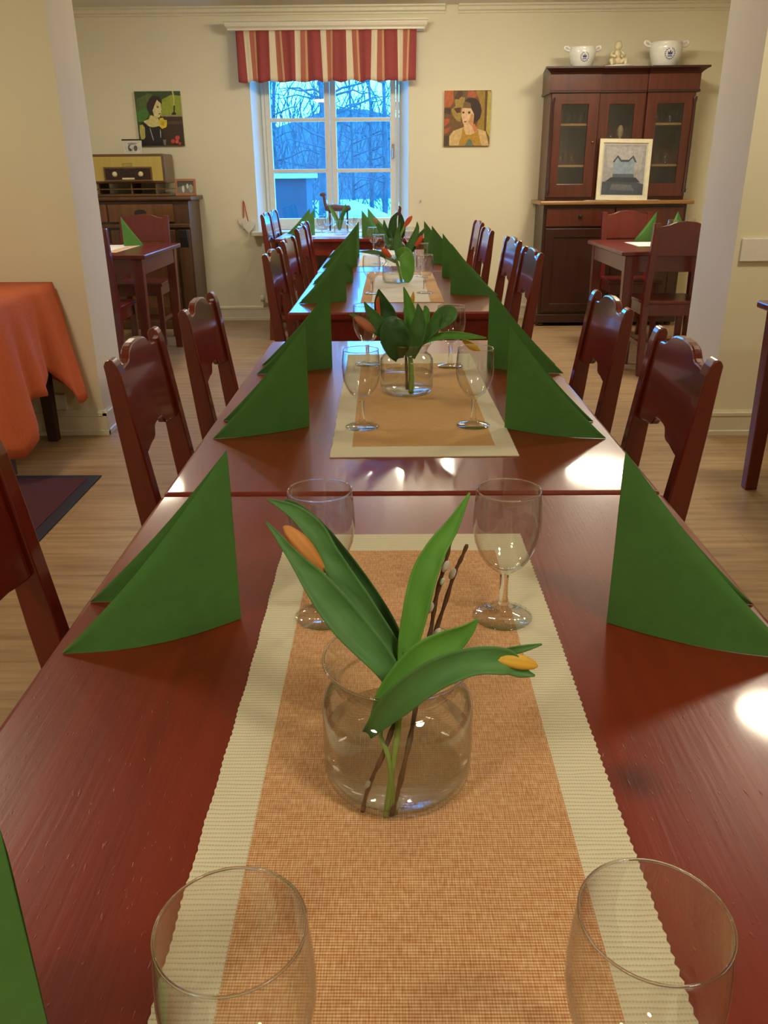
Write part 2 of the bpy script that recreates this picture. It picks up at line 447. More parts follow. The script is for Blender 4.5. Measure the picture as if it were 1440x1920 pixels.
for nm, x0, x1 in (('trim_1', -3.2, .425), ('trim_2', .53, 3.2)):
    prof = [(0, 0), (.02, 0), (.02, .012), (.035, .02), (.035, .042), (.05, .05), (.05, .06), (0, .06)]
    structure(G().prism(prof, lambda p: (x0, 7.44 - p[0], 2.37 + p[1]), lambda p: (x1, 7.44 - p[0], 2.37 + p[1])).obj(nm, 'trim_paint'))

# ------------------------------------------------------------------ window
W = structure(empty('window_1', (0, 0, 0)))
X0, X1, Z0, Z1 = -1.083, .063, .76, 2.075
def rect_frame(x0, x1, z0, z1, t, y0, y1, tb=None):
    tb = tb or t
    V = []
    for y in (y0, y1):
        V += [(x0, y, z0), (x1, y, z0), (x1, y, z1), (x0, y, z1), (x0 + t, y, z0 + tb), (x1 - t, y, z0 + tb), (x1 - t, y, z1 - t), (x0 + t, y, z1 - t)]
    F = []
    for k in range(4):
        k2 = (k + 1) % 4
        F += [(k, k2, 4 + k2, 4 + k), (8 + k, 12 + k, 12 + k2, 8 + k2), (k, 8 + k, 8 + k2, k2), (4 + k, 4 + k2, 12 + k2, 12 + k)]
    return G().add(V, F)
rect_frame(X0, X1, Z0, Z1, .024, 7.575, 7.655).obj('window_frame', 'window_paint', W, bevel=.003)
mid = -.512
for k, (a, b) in enumerate(((X0 + .026, mid - .002), (mid + .002, X1 - .026))):
    s = rect_frame(a, b, Z0 + .026, Z1 - .026, .047, 7.572, 7.615, .066).obj('sash', 'window_paint', W, bevel=.004)
    for zz in (1.235, 1.63):
        G().box(a + .045, b - .045, 7.578, 7.61, zz - .015, zz + .015).obj('glazing_bar', 'window_paint', s, bevel=.003)
    G().box(a + .045, b - .045, 7.592, 7.596, Z0 + .09, Z1 - .07).obj('pane', 'window_pane_glass', s)
    if k == 1:
        hd = G().box(b - .034, b - .014, 7.564, 7.572, 1.33, 1.44)
        hd.tube([(b - .024, 7.566, 1.40), (b - .024, 7.54, 1.40), (b - .024, 7.538, 1.33)], .006, 8)
        h = hd.obj('window_handle', 'steel', s, bevel=.002); h['label'] = 'steel window handle'
G().box(-1.2, .19, 7.335, 7.6, .722, .757).obj('window_sill', 'trim_paint', W, bevel=.006)

# ------------------------------------------------------------------ ceiling lamps (real fittings, above and behind the view)
lamp = thing('ceiling_lamp', 'flat round white ceiling lamp', 'lamp', (0, 0, 0), 0, 'round ceiling lamps')
G().lathe([(0, 0), (.2, 0), (.2, -.03), (.185, -.05), (.182, -.05), (.182, -.035), (0, -.035)], 40).obj('lamp_housing', 'lamp_metal', lamp, smooth=False)
G().lathe([(0, -.072), (.08, -.068), (.14, -.06), (.176, -.045), (.18, -.038), (0, -.038)], 40).obj('lamp_diffuser', 'lamp_diffuser', lamp, smooth=True)
spots = [(1.63, 2.85, NEAR_CEIL, 'flat round white ceiling lamp above the right side of the near room'),
         (-1.85, 2.5, NEAR_CEIL, 'flat round white ceiling lamp above the orange tablecloth'),
         (.9, -.3, NEAR_CEIL, 'flat round white ceiling lamp above the near end of the long table'),
         (-1.2, -.9, NEAR_CEIL, 'flat round white ceiling lamp behind the near end of the table'),
         (1.55, 5.75, BACK_CEIL, 'flat round white ceiling lamp above the table by the glass cabinet'),
         (-1.7, 5.5, BACK_CEIL, 'flat round white ceiling lamp above the table by the radio')]
for i, (x, y, z, lb) in enumerate(spots): place(lamp, i > 0, (x, y, z), 0, lb, None, 1.4 if i == 4 else 1.0)

sb = thing('ceiling_spotlight', 'bar with three small bulbs on the ceiling above the far end of the table row', 'lamp', (.1, 5.8, BACK_CEIL))
G().box(-.4, .42, -.02, .02, -.025, 0).obj('bar', 'lamp_metal', sb, bevel=.003)
for x in (-.25, -.03, .31):
    G().lathe([(0, 0), (.02, 0), (.02, -.05), (0, -.05)], 14, (x, 0, -.025)).obj('bulb_holder', 'lamp_metal', sb)
    G().sphere((x, 0, -.11), .032, 14, 10, (1, 1, 1.3)).obj('bulb', 'spot_bulb', sb, smooth=True)

# ------------------------------------------------------------------ outside the window
G().grid(lambda u, v: (-30 + 60 * u, 8.2 + 40 * v, -.5 + 1.1 * v + .25 * math.sin(9 * u) * math.sin(7 * v)), 24, 24).obj('snow_ground', 'snow', smooth=True)
structure(bpy.data.objects['snow_ground'])
def bank_top(x): return (.96 - .45 * (x + .46)) if x > -.46 else max(.1, .96 - 3.2 * (-.46 - x))
bank = G().grid(lambda u, v: (-.72 + 2.1 * u, 9.1 + 1.2 * v, -.5 + (bank_top(-.72 + 2.1 * u) + .5) * min(1, math.sin(PI * (.12 + .76 * v)) * 1.12) * (1 if 0 < v < 1 else .2) + .012 * math.sin(11 * u + 5 * v)), 42, 12)
tag(bank.obj('snow_bank', 'snow', smooth=True), 'sloping bank of snow low in the right half of the window', 'snow bank')
shed = thing('shed', 'dark wooden shed with a snowy roof outside the window', 'shed', (-2.3, 16, 0))
G().box(-.9, .75, 0, 1.2, -.3, 1.14).obj('shed_wall', 'shed_wood', shed)
G().box(-1.0, .85, -.15, 1.35, 1.14, 1.22).obj('shed_roof', 'snow', shed)
def tree(name, x, y, h, r, nb, rnd, label, z0=-.4):
    t = G(); P = [(0, 0, 0)]; n = 8
    for i in range(1, n + 1): P.append((P[-1][0] + rnd.uniform(-.06, .06), P[-1][1] + rnd.uniform(-.06, .06), h * i / n))
    t.tube(P, [r * (1 - .75 * i / n) for i in range(n + 1)], 7)
    b = t
    for k in range(nb):
        i = rnd.uniform(.2, .95); zz = h * i; base = P[min(n, int(i * n))]
        a = rnd.uniform(0, 2 * PI); L = rnd.uniform(.5, 1.5) * (1.2 - i * .6); rr = r * .3
        pts = [(base[0], base[1], zz)]
        for q in range(1, 5): pts.append((base[0] + math.cos(a) * L * q / 4 + rnd.uniform(-.06, .06), base[1] + math.sin(a) * L * q / 4, zz + L * (.5 * q / 4 - .35 * (q / 4) ** 2) + rnd.uniform(-.05, .05)))
        b.tube(pts, [rr * (1 - .2 * q) for q in range(5)], 4)
    o = t.obj('bare_tree', 'bark_grey', smooth=True, loc=(x, y, z0))
    return tag(o, label, 'tree', 'bare trees outside the window')
rnd = random.Random(3)
xs = [(-3.3, 14.2), (-2.5, 19), (-2.2, 12.8), (-1.6, 21), (-1.25, 15), (-.9, 18.5), (-.75, 13), (-.2, 20), (-.1, 14.4), (.25, 17), (-2.9, 23), (-.5, 24), (.5, 22)]
for x, y in xs:
    tree('bare_tree', x, y, rnd.uniform(4.5, 7), rnd.uniform(.035, .085), 16, rnd, 'bare leafless tree seen through the window panes')
th = G()
for k in range(2600):
    y = rnd.uniform(18.2, 30); x = rnd.uniform(-.3, .12) * y; z = rnd.uniform(-.2, 3.1); L = rnd.uniform(.4, 1.6); wv = rnd.uniform(.006, .022)
    dx = rnd.uniform(-.45, .45); dz = rnd.uniform(.2, 1)
    th.tube([(x, y, z), (x + dx * L * .5 + rnd.uniform(-.1, .1), y, z + dz * L * .5), (x + dx * L, y + rnd.uniform(-.2, .2), z + dz * L)], [wv, wv * .8, wv * .3], 3)
tag(th.obj('thicket', 'twig_brown'), 'thicket of bare twigs filling the view through the window', 'thicket', kind='stuff')
hill = G().grid(lambda u, v: (-28 + 56 * u, 31 + 4 * v, -.5 + (3.2 + .5 * math.sin(17 * u) + .35 * math.sin(41 * u + 1)) * v), 60, 4)
structure(hill.obj('hill', 'twig_brown', smooth=True))

# ------------------------------------------------------------------ tables
def table_proto(L, W=.78, label='', name='dining_table', wood='red_brown_table_paint', legs=None):
    """long side along +y, origin on the floor at the table's near left corner"""
    t = thing(name, label, 'table')
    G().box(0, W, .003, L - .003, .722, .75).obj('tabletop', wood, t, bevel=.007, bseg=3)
    a = G(); i, h = .035, .10
    for x0, x1, y0, y1 in ((i + .05, W - i - .05, i, i + .022), (i + .05, W - i - .05, L - i - .022, L - i), (i, i + .022, i + .05, L - i - .05), (W - i - .022, W - i, i + .05, L - i - .05)):
        a.box(x0, x1, y0, y1, .722 - h, .7215)
    a.obj('apron', wood, t, bevel=.002)
    x0, x1, y0, y1 = legs or (i + .03, W - i - .03, i + .03, L - i - .03)
    for x, y in ((x0, y0), (x1, y0), (x0, y1), (x1, y1)):
        G().taper(x, y, 0, .7215, .024, .034).obj('leg', wood, t, bevel=.004)
    return t
GT = 'red-brown tables of the long row'
TX = -.366
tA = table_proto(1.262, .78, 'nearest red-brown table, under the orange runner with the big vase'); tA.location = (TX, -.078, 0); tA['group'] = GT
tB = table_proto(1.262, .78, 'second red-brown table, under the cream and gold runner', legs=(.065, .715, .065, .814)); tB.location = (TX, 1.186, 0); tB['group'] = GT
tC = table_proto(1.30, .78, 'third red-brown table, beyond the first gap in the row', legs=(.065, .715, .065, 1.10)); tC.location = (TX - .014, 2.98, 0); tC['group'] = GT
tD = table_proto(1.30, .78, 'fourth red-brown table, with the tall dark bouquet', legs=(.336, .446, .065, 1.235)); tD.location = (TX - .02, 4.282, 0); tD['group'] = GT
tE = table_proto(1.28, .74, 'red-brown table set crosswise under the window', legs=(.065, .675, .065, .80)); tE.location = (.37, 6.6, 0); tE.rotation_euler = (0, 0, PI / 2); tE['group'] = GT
tL = table_proto(.96, .75, 'small dark red table in front of the radio chest', wood='dark_red_paint'); tL.location = (-2.305, 5.33, 0)
tR = table_proto(.98, .85, 'small dark red table in front of the glass cabinet', wood='dark_red_paint'); tR.location = (1.43, 5.3, 0)
tN = table_proto(.8, 1.1, 'dark red table cut off by the right edge of the photo', wood='dark_red_paint'); tN.location = (1.40, 2.42, 0)
tO = table_proto(.64, .9, 'dark-legged table hidden under the orange tablecloth', wood='dark_leg_wood'); tO.location = (-2.515, 3.285, 0)

# orange tablecloth: top sheet and hanging, waving sides in one cloth
def cloth():
    cx, cy, hx, hy = -2.06, 3.605, .462, .330
    per = [(-1, -1), (1, -1), (1, 1), (-1, 1)]
    pts = []
    N = 26
    for k in range(4):
        a, b = per[k], per[(k + 1) % 4]
        for i in range(N): pts.append((a[0] + (b[0] - a[0]) * i / N, a[1] + (b[1] - a[1]) * i / N))
    n = len(pts); M = 12; g = G(); V = []
    for j in range(M + 1):
        t = j / M
        for i, (px, py) in enumerate(pts):
            corner = max(0, (abs(px) + abs(py) - 1.25) / .75)
            out = Vector((px if abs(px) > .999 else 0, py if abs(py) > .999 else 0)); out.normalize()
            s = i / n * 2 * PI
            wave = .026 * math.sin(s * 9 + 1.1) + .014 * math.sin(s * 19 + .4)
            drop = .40 + .17 * corner ** 1.3 + .05 * math.sin(s * 9 + 1.1) + .03 * math.sin(s * 5)
            flare = t * (.035 + wave + .06 * corner) + .01 * min(1, t * 6)
            x = cx + px * hx + out.x * flare; y = cy + py * hy + out.y * flare
            y = min(y, 3.957)
            V.append((x, y, .7525 - drop * t * (1 - .0 * t) - (.0 if t > 0 else 0)))
    F = [(j * n + i, j * n + (i + 1) % n, (j + 1) * n + (i + 1) % n, (j + 1) * n + i) for j in range(M) for i in range(n)]
    F.append(tuple(range(n - 1, -1, -1)))
    o = g.add(V, F).obj('tablecloth', 'orange_tablecloth', smooth=True, solid=.0016)
    tag(o, 'orange cloth draped over the table at the left edge, corners hanging', 'tablecloth')
cloth()

# ------------------------------------------------------------------ chairs
def xf(z):
    return .15 * (.88 - z) if z > .43 else .0675 - (.43 - z) * .09
def chair_proto():
    t = thing('dining_chair', 'chair', 'chair')
    # rear posts run to the floor
    front = [(xf(z), z) for z in (0, .2, .43, .6, .75, .86)]
    top = [(-.003, .878), (-.008, .887), (-.016, .8905), (-.024, .887), (-.028, .878)]
    back = [(xf(z) - d, z) for z, d in ((.86, .029), (.75, .037), (.6, .045), (.43, .05), (.2, .046), (0, .04))]
    outl = front + top + back
    for s in (-1, 1):
        y0, y1 = (.154, .190) if s > 0 else (-.190, -.154)
        G().prism(outl, lambda p: (p[0], y0, p[1]), lambda p: (p[0], y1, p[1])).obj('leg', 'red_brown_chair_paint', t, bevel=.003)
    half_top = [(.155, .864), (.140, .864), (.12, .867), (.10, .868), (.088, .872), (.078, .880), (.068, .886), (.055, .8905), (.035, .894), (0, .896)]
    half_bot = [(0, .7195), (.022, .7185), (.034, .716), (.042, .709), (.050, .699), (.062, .695), (.085, .694), (.118, .688), (.155, .684)]
    panel = half_top + [(-y, z) for y, z in half_top[-2::-1]] + [(-y, z) for y, z in half_bot[::-1]] + half_bot[1:]
    G().prism(panel, lambda p: (xf(p[1]) - .008, p[0], p[1]), lambda p: (xf(p[1]) - .027, p[0], p[1])).obj('backrest', 'red_brown_chair_paint', t, bevel=.004)
    seat = [(.05, -.195), (.40, -.215), (.425, -.2), (.425, .2), (.40, .215), (.05, .195)]
    G().prism(seat, lambda p: (p[0], p[1], .43), lambda p: (p[0], p[1], .452)).obj('seat', 'red_brown_chair_paint', t, bevel=.007)
    a = G(); a.box(.07, .39, -.185, -.165, .36, .4295); a.box(.07, .39, .165, .185, .36, .4295); a.box(.375, .395, -.165, .165, .36, .4295)
    a.obj('seat_frame', 'red_brown_chair_paint', t, bevel=.002)
    for s in (-1, 1): G().taper(.385, s * .178, 0, .4295, .016, .021).obj('leg', 'red_brown_chair_paint', t, bevel=.003)
    st = G(); st.box(.04, .38, -.185, -.168, .15, .18); st.box(.04, .38, .168, .185, .15, .18); st.box(.2, .22, -.168, .168, .155, .178)
    st.obj('stretcher', 'red_brown_chair_paint', t, bevel=.002)
    return t
GC = 'red-brown chairs along the long row of tables'
ch = chair_proto()
chairs = [  # x of the back, centre y, turn, scale, label
    (-.54, .88, 0, 1.0, 'nearest left chair, cut off by the left edge beside the first table'),
    (-.53, 1.715, 2, 1.0, 'left chair with its back fully in view, in front of the orange cloth'),
    (-.528, 2.315, 0, 1.0, 'left chair second of the front pair, beside the second table'),
    (-.52, 3.79, -2, 1.01, 'left chair first at the third table, just past the gap in the row'),
    (-.537, 4.53, -2, 1.01, 'left chair second at the third table, window light on its back'),
    (-.57, 5.50, -2, 1.01, 'left chair first at the fourth table, bluish shine on its back'),
    (-.60, 6.02, -2, 1.01, 'left chair last at the fourth table, next to the window table'),
    (-.955, 6.66, 0, 1.05, 'blue-lit chair at the left end of the window table, nearer one'),
    (-.96, 7.125, 0, 1.05, 'blue-lit chair at the left end of the window table, closest to the sill'),
    (.60, .87, 180, 1.0, 'nearest right chair, cut off by the right edge beside the first table'),
    (.58, 1.68, 179, 1.0, 'right chair with its back fully in view, near the bright table reflection'),
    (.583, 2.295, 180, 1.0, 'right chair second of the front pair, two blue glints on its back'),
    (.60, 3.75, 182, 1.01, 'right chair first at the third table, in front of the dark cabinet'),
    (.607, 4.41, 182, 1.01, 'right chair second at the third table, before the bare wall'),
    (.562, 5.2, 182, 1.01, 'right chair first at the fourth table, third from the cabinet'),
    (.59, 6.02, 182, 1.01, 'right chair last at the fourth table, smallest in the row'),
]
for i, (x, y, a, sc, lb) in enumerate(chairs): place(ch, i > 0, (x, y, 0), R(a), lb, GC, sc)

def side_chair_proto():
    t = thing('side_chair', 'chair', 'chair')
    outl = [(xf(z), z) for z in (0, .2, .43, .7, .9)] + [(-.004, .925), (-.036, .925)] + [(xf(z) - .04, z) for z in (.9, .7, .43, .2, 0)]
    for s in (-1, 1):
        y0, y1 = (.15, .19) if s > 0 else (-.19, -.15)
        G().prism(outl, lambda p: (p[0], y0, p[1]), lambda p: (p[0], y1, p[1])).obj('leg', 'dark_red_paint', t, bevel=.004)
    tp = [(.16, .905), (.13, .908), (.10, .915), (.06, .93), (0, .936)]
    panel = tp + [(-y, z) for y, z in tp[-2::-1]] + [(-.16, .735), (.16, .735)]
    G().prism(panel, lambda p: (xf(p[1]) - .006, p[0], p[1]), lambda p: (xf(p[1]) - .03, p[0], p[1])).obj('backrest', 'dark_red_paint', t, bevel=.003)
    G().prism([(.05, -.18), (.41, -.2), (.41, .2), (.05, .18)], lambda p: (p[0], p[1], .44), lambda p: (p[0], p[1], .462)).obj('seat', 'dark_red_paint', t, bevel=.005)
    a = G(); a.box(.07, .38, -.175, -.157, .37, .4395); a.box(.07, .38, .157, .175, .37, .4395); a.box(.365, .385, -.157, .157, .37, .4395); a.box(.055, .075, -.15, .15, .37, .4395)
    a.obj('seat_frame', 'dark_red_paint', t, bevel=.002)
    for s in (-1, 1): G().taper(.37, s * .165, 0, .4395, .016, .02).obj('leg', 'dark_red_paint', t, bevel=.002)
    st = G(); st.box(.04, .37, -.172, -.156, .17, .2); st.box(.04, .37, .156, .172, .17, .2); st.box(.2, .218, -.156, .156, .175, .198)
    st.obj('stretcher', 'dark_red_paint', t, bevel=.002)
    return t
sch = side_chair_proto()
for i, (x, y, a, lb) in enumerate([(1.745, 5.155, 90, 'dark red chair with its back to us at the table by the glass cabinet'),
                                   (1.80, 6.62, -90, 'dark red chair facing us in front of the glass cabinet'),
                                   (-1.865, 5.06, 90, 'dark red chair half behind the left wall edge, its back to us'),
                                   (-1.92, 6.67, -90, 'dark red chair facing us in front of the radio chest')]):
    place(sch, i > 0, (x, y, 0), R(a), lb, 'dark red chairs at the two side tables')

# ------------------------------------------------------------------ table linen
def runner(name, x0, x1, y0, y1, z, mat, label, cat, inner=None, inner_mat=None, inner_name='centre_panel', scallop=.0008, group=None, rz=0):
    """woven runner with lightly scalloped long edges; its own origin at the middle"""
    cx, cy = (x0 + x1) / 2, (y0 + y1) / 2; hx, hy = (x1 - x0) / 2, (y1 - y0) / 2
    n = max(8, int((y1 - y0) / .0042)); pts = []
    rnd = random.Random(int(abs(x0 * 1000) + y0 * 100))
    d = [scallop * (1 if i % 2 else -1) + rnd.uniform(-.0003, .0003) + .0008 * math.sin(i * .05 + x0 * 9) for i in range(n + 1)]
    for i in range(n + 1): pts.append((hx + d[i], -hy + 2 * hy * i / n))
    for i in range(n, -1, -1): pts.append((-hx - d[(i * 7) % (n + 1)] * .6 + .0008 * math.sin(i * .05), -hy + 2 * hy * i / n))
    g = G(); m = len(pts); h = n + 1
    V = [(p[0], p[1], 0) for p in pts] + [(p[0], p[1], .0016) for p in pts]
    F = []
    for i in range(n): F += [(i, i + 1, m - 2 - i, m - 1 - i)[::-1], (m + i, m + i + 1, 2 * m - 2 - i, 2 * m - 1 - i)]
    F += [(i, (i + 1) % m, m + (i + 1) % m, m + i) for i in range(m)]
    o = g.add(V, F).obj(name, mat, loc=(cx, cy, z)); o.rotation_euler = (0, 0, rz)
    tag(o, label, cat, group)
    if inner:
        a, b, c, e = inner
        G().box(a - cx, b - cx, c - cy, e - cy, .0016, .0021).obj(inner_name, inner_mat, o)
    return o
ZT = .7503
r1 = runner('table_runner', -.150, .171, .02, 1.026, ZT, 'cream_ribbed_cotton', 'cream ribbed runner with an orange woven centre on the nearest table', 'table runner', (-.112, .129, .05, .972), 'orange_woven_cotton')
r2 = runner('table_runner', -.120, .214, 1.36, 2.237, ZT, 'cream_ribbed_cotton', 'cream runner with a smooth golden centre on the second table', 'table runner', (-.082, .178, 1.418, 2.115), 'golden_woven_cotton', rz=R(.6))
r3 = runner('table_runner', -.125, .198, 3.21, 4.25, ZT, 'tan_ribbed_cotton', 'tan runner with a white centre on the third table', 'table runner', (-.082, .145, 3.212, 4.1), 'white_ribbed_cotton')
r4 = runner('table_runner', -.185, .125, 4.535, 5.5, ZT, 'white_ribbed_cotton', 'plain white runner on the fourth table', 'table runner')
r5 = runner('table_runner', -.64, -.14, 6.78, 7.22, ZT, 'white_ribbed_cotton', 'white cloth on the window table', 'table runner')
runner('placemat', 1.63, 1.98, 5.66, 6.02, ZT, 'white_ribbed_cotton', 'white placemat on the table by the glass cabinet', 'placemat')
runner('placemat', -2.13, -1.79, 5.50, 6.12, ZT, 'white_ribbed_cotton', 'white placemat with an orange edge on the table by the radio', 'placemat', (-.0 - 1.86, -1.795, 5.51, 6.11), 'orange_woven_cotton', 'orange_border')

# ------------------------------------------------------------------ napkins
def napkin_mesh(seed, a1, a2, out, L=.193, H=.199):
    """a napkin folded to a triangle and stood up as two flaps joined at an upright fold"""
    rnd = random.Random(seed); g = G()
    for k, ang in enumerate((a1, a2)):
        dx, dy = math.cos(ang), math.sin(ang); nx, ny = -dy, dx
        sgn = (-1 if k == 0 else 1) * out
        bow = sgn * rnd.uniform(.009, .015); curl = sgn * -rnd.uniform(.004, .010); l = L * rnd.uniform(.98, 1.03) * (1.0 if k == 0 else .96)
        for side in (1, -1):
            def f(u, w):
                u = min(u, .995)
                d = side * (.0009 + .0052 * w * w) * math.sqrt(max(0, 1 - w ** 5)) * (.35 + .65 * min(1, u * 5)) * (1 - .4 * u)
                off = bow * math.sin(PI * u) * (1 - .55 * w) + curl * u ** 3 + d
                droop = .006 * math.sin(PI * u) * w
                return (dx * l * u + nx * off, dy * l * u + ny * off, max(0, H * (1 - u) * w - droop + .0015 * math.sin(PI * u) * (1 - w) * 0))
            g.grid(f, 18, 12)
    return g
NG = 'green paper napkins on the tables'
def napkin(i, x, y, out, spread, label, L=.193, skew=0):
    base = 0 if out > 0 else PI
    a1 = base + (-R(spread) if out > 0 else R(spread)) + R(skew); a2 = base + (R(spread * .6) if out > 0 else -R(spread * .6)) + R(skew)
    o = napkin_mesh(i, a1, a2, out, L).obj('napkin', 'green_paper_napkin', smooth=True, loc=(x, y, .7506))
    tag(o, label, 'napkin', NG)
naps = [
    (-.178, .275, -1, 24, 'green napkin cut off at the lower left corner of the photo'),
    (-.176, .799, -1, 25, 'large green napkin standing left of the near vase'),
    (.231, .788, 1, 25, 'large green napkin standing right of the near vase'),
    (-.168, 1.551, -1, 25, 'green napkin at the front left corner of the second table'),
    (-.158, 2.077, -1, 22, 'green napkin at the far left of the second table, behind another'),
    (.214, 1.533, 1, 24, 'green napkin at the front right corner of the second table'),
    (.237, 2.066, 1, 22, 'green napkin at the far right of the second table, behind another'),
    (-.181, 3.258, -1, 20, 'green napkin foremost on the left of the third table'),
    (-.181, 3.847, -1, 20, 'green napkin second on the left of the third table'),
    (-.188, 4.539, -1, 20, 'green napkin third from the front on the left beyond the gap'),
    (-.196, 5.10, -1, 20, 'green napkin farthest back on the left of the fourth table'),
    (.236, 3.434, 1, 16, 'green napkin foremost on the right of the third table'),
    (.236, 4.028, 1, 18, 'green napkin second on the right of the third table'),
    (.214, 4.65, 1, 18, 'green napkin third from the front on the right beyond the gap'),
    (.19, 5.12, 1, 18, 'green napkin farthest back on the right of the fourth table'),
    (-.625, 6.98, -1, 14, 'green napkin at the left of the window table, in front'),
    (-.68, 7.22, -1, 14, 'green napkin at the left of the window table, nearest the glass'),
    (-.235, 6.76, 1, 14, 'green napkin on the window table, right of its vase'),
    (-.20, 7.2, 1, 14, 'green napkin on the window table, nearest the right pane'),
]
for i, (x, y, s, sp, lb) in enumerate(naps): napkin(i + 1, x, y, s, sp, lb)
napkin(31, 1.865, 6.12, -1, 12, 'green napkin on the white placemat by the glass cabinet', .15)
napkin(32, 2.02, 6.14, 1, 50, 'bright green napkin behind the chair by the glass cabinet', .12, 70)
napkin(33, 2.14, 5.92, 1, 30, 'green napkin half hidden by the right wall edge', .15, 60)
napkin(34, -1.885, 6.0, 1, 14, 'green napkin on the table by the radio', .14, 48)

# ------------------------------------------------------------------ wine glasses
def ring(R0, r, z, seg=48, k=8):
    return G().lathe([(R0 + r * math.cos(2 * PI * i / k), z + r * math.sin(2 * PI * i / k)) for i in range(k + 1)], seg)
def glass_proto():
    t = thing('wine_glass', 'glass', 'wine glass')
    S = 44
    G().lathe([(0, 0), (.0325, 0), (.0331, .0008), (.0325, .0018), (.024, .0042), (.012, .0072), (.0068, .0105), (.0054, .016)], S).obj('foot', 'clear_glass', t, smooth=True)
    G().lathe([(.0054, .016), (.0048, .026), (.0046, .04), (.0050, .05)], S).obj('stem', 'solid_glass', t, smooth=True)
    G().lathe([(.0050, .05), (.0072, .0555), (.0130, .0592), (.0215, .067), (.0290, .079), (.0342, .093), (.0364, .107), (.0366, .118), (.0358, .133), (.0344, .146), (.0338, .1513), (.0335, .1517), (.0332, .1513),
               (.0338, .146), (.0352, .133), (.0360, .118), (.0358, .107), (.0336, .0933), (.0283, .0801), (.0207, .0690), (.012, .0624), (.005, .0605), (0, .0602)], S).obj('bowl', 'clear_glass', t, smooth=True)
    ring(.0335, .0007, .1514).obj('rim', 'solid_glass', t, smooth=True)
    return t
wg = glass_proto()
GG = 'wine glasses along the tables'
glasses = [
    (-.078, .262, 'clear wine glass at the bottom of the photo, left, seen from above'),
    (.111, .267, 'clear wine glass at the bottom of the photo, right, seen from above'),
    (-.082, .801, 'clear wine glass behind the orange tulip of the near vase'),
    (.117, .799, 'clear wine glass right of the willow twigs at the far end of the orange runner'),
    (-.064, 1.541, 'clear wine glass at the front left of the golden runner'),
    (.154, 1.547, 'clear wine glass at the front right of the golden runner'),
    (-.068, 2.105, 'clear wine glass at the far left of the golden runner'),
    (.144, 2.076, 'clear wine glass at the far right of the golden runner'),
    (-.086, 3.45, 'clear wine glass left of the vase on the third table'),
    (.131, 3.462, 'clear wine glass right of the vase on the third table'),
    (.137, 4.05, 'clear wine glass behind the right tulip of the third table'),
    (-.073, 4.66, 'wine glass with blue window shine, nearer one left of the dark bouquet'),
    (-.115, 5.33, 'wine glass with blue window shine, farther one left of the dark bouquet'),
    (.112, 5.28, 'clear wine glass right of the dark bouquet on the fourth table'),
    (-.56, 6.87, 'clear wine glass at the left front of the white cloth by the window'),
    (-.27, 6.86, 'clear wine glass at the right front of the white cloth by the window'),
    (-.53, 7.17, 'clear wine glass at the left back of the white cloth by the window'),
    (-.32, 7.17, 'clear wine glass at the right back of the white cloth by the window'),
]
for i, (x, y, lb) in enumerate(glasses): place(wg, i > 0, (x, y, ZT + .0024), R(i * 31), lb, GG)
for x, y, lb in ((2.06, 5.98, 'clear wine glass beside the bright green napkin by the glass cabinet'), (1.93, 5.95, 'clear wine glass left of the bright green napkin by the glass cabinet'), (2.16, 5.75, 'clear wine glass nearest the right wall edge')):
    place(wg, True, (x, y, .7505), 0, lb, GG)

# ------------------------------------------------------------------ vases
def vase_proto():
    t = thing('glass_vase', 'vase', 'vase')
    S = 64
    G().lathe([(0, .0004), (.050, 0), (.0555, .0012), (.0588, .006), (.0600, .013), (.0602, .040), (.0600, .066), (.0588, .074), (.0550, .0805), (.0495, .0845), (.0466, .0875), (.0458, .091), (.0468, .096), (.0505, .1035), (.0560, .1095), (.0578, .1112), (.0581, .1109),
               (.0578, .1105), (.0562, .1086), (.0509, .1026), (.0475, .0959), (.0449, .091), (.0456, .0869), (.0488, .0834), (.0542, .0796), (.0578, .0735), (.0589, .066), (.0591, .040), (.0588, .0135), (.0566, .0085), (.052, .0058), (0, .0052)], S).obj('glass_body', 'vase_glass', t, smooth=True)
    ring(.0579, .0011, .1109, 64).obj('rim', 'solid_glass', t, smooth=True)
    wl = .043
    G().lathe([(0, .0050), (.0521, .0056), (.0567, .0084), (.0590, .0135), (.0593, wl - .001), (.0588, wl), (0, wl)], S).obj('water', 'water', t, smooth=True)
    return t
vz = vase_proto()
GV = 'glass vases down the middle of the tables'
VASES = [(-.002, .543, 'big clear vase in the foreground with two tulips and willow twigs'),
         (.028, 1.823, 'clear vase on the golden runner with a bushy tulip bunch'),
         (.014, 3.83, 'clear vase on the third table with a leaf folded over its rim'),
         (.015, 5.0, 'clear vase on the fourth table holding the tall dark bouquet'),
         (-.41, 6.98, 'clear vase on the white cloth by the window')]
for i, (x, y, lb) in enumerate(VASES): place(vz, i > 0, (x, y, ZT + .0024), 0, lb, GV)

# ------------------------------------------------------------------ tulips and twigs
v1_leaf_left_front=[(-0.0044, 0.53, 0.8388, 0.003), (-0.0117, 0.532, 0.8628, 0.0092), (-0.0402, 0.545, 0.8928, 0.0128), (-0.0626, 0.56, 0.9164, 0.0104), (-0.0752, 0.568, 0.929, 0.0067), (-0.0848, 0.573, 0.9395, 0.0042), (-0.0944, 0.578, 0.9509, 0.0025), (-0.1043, 0.585, 0.9606, 0.0004)]
v1_leaf_left_back=[(-0.0001, 0.545, 0.8333, 0.0026), (-0.0021, 0.56, 0.8525, 0.0057), (-0.0255, 0.575, 0.8841, 0.0087), (-0.0447, 0.585, 0.9104, 0.0091), (-0.0575, 0.592, 0.9285, 0.009), (-0.068, 0.598, 0.947, 0.0082), (-0.0842, 0.604, 0.9608, 0.0056), (-0.1064, 0.61, 0.9696, 0.0004)]
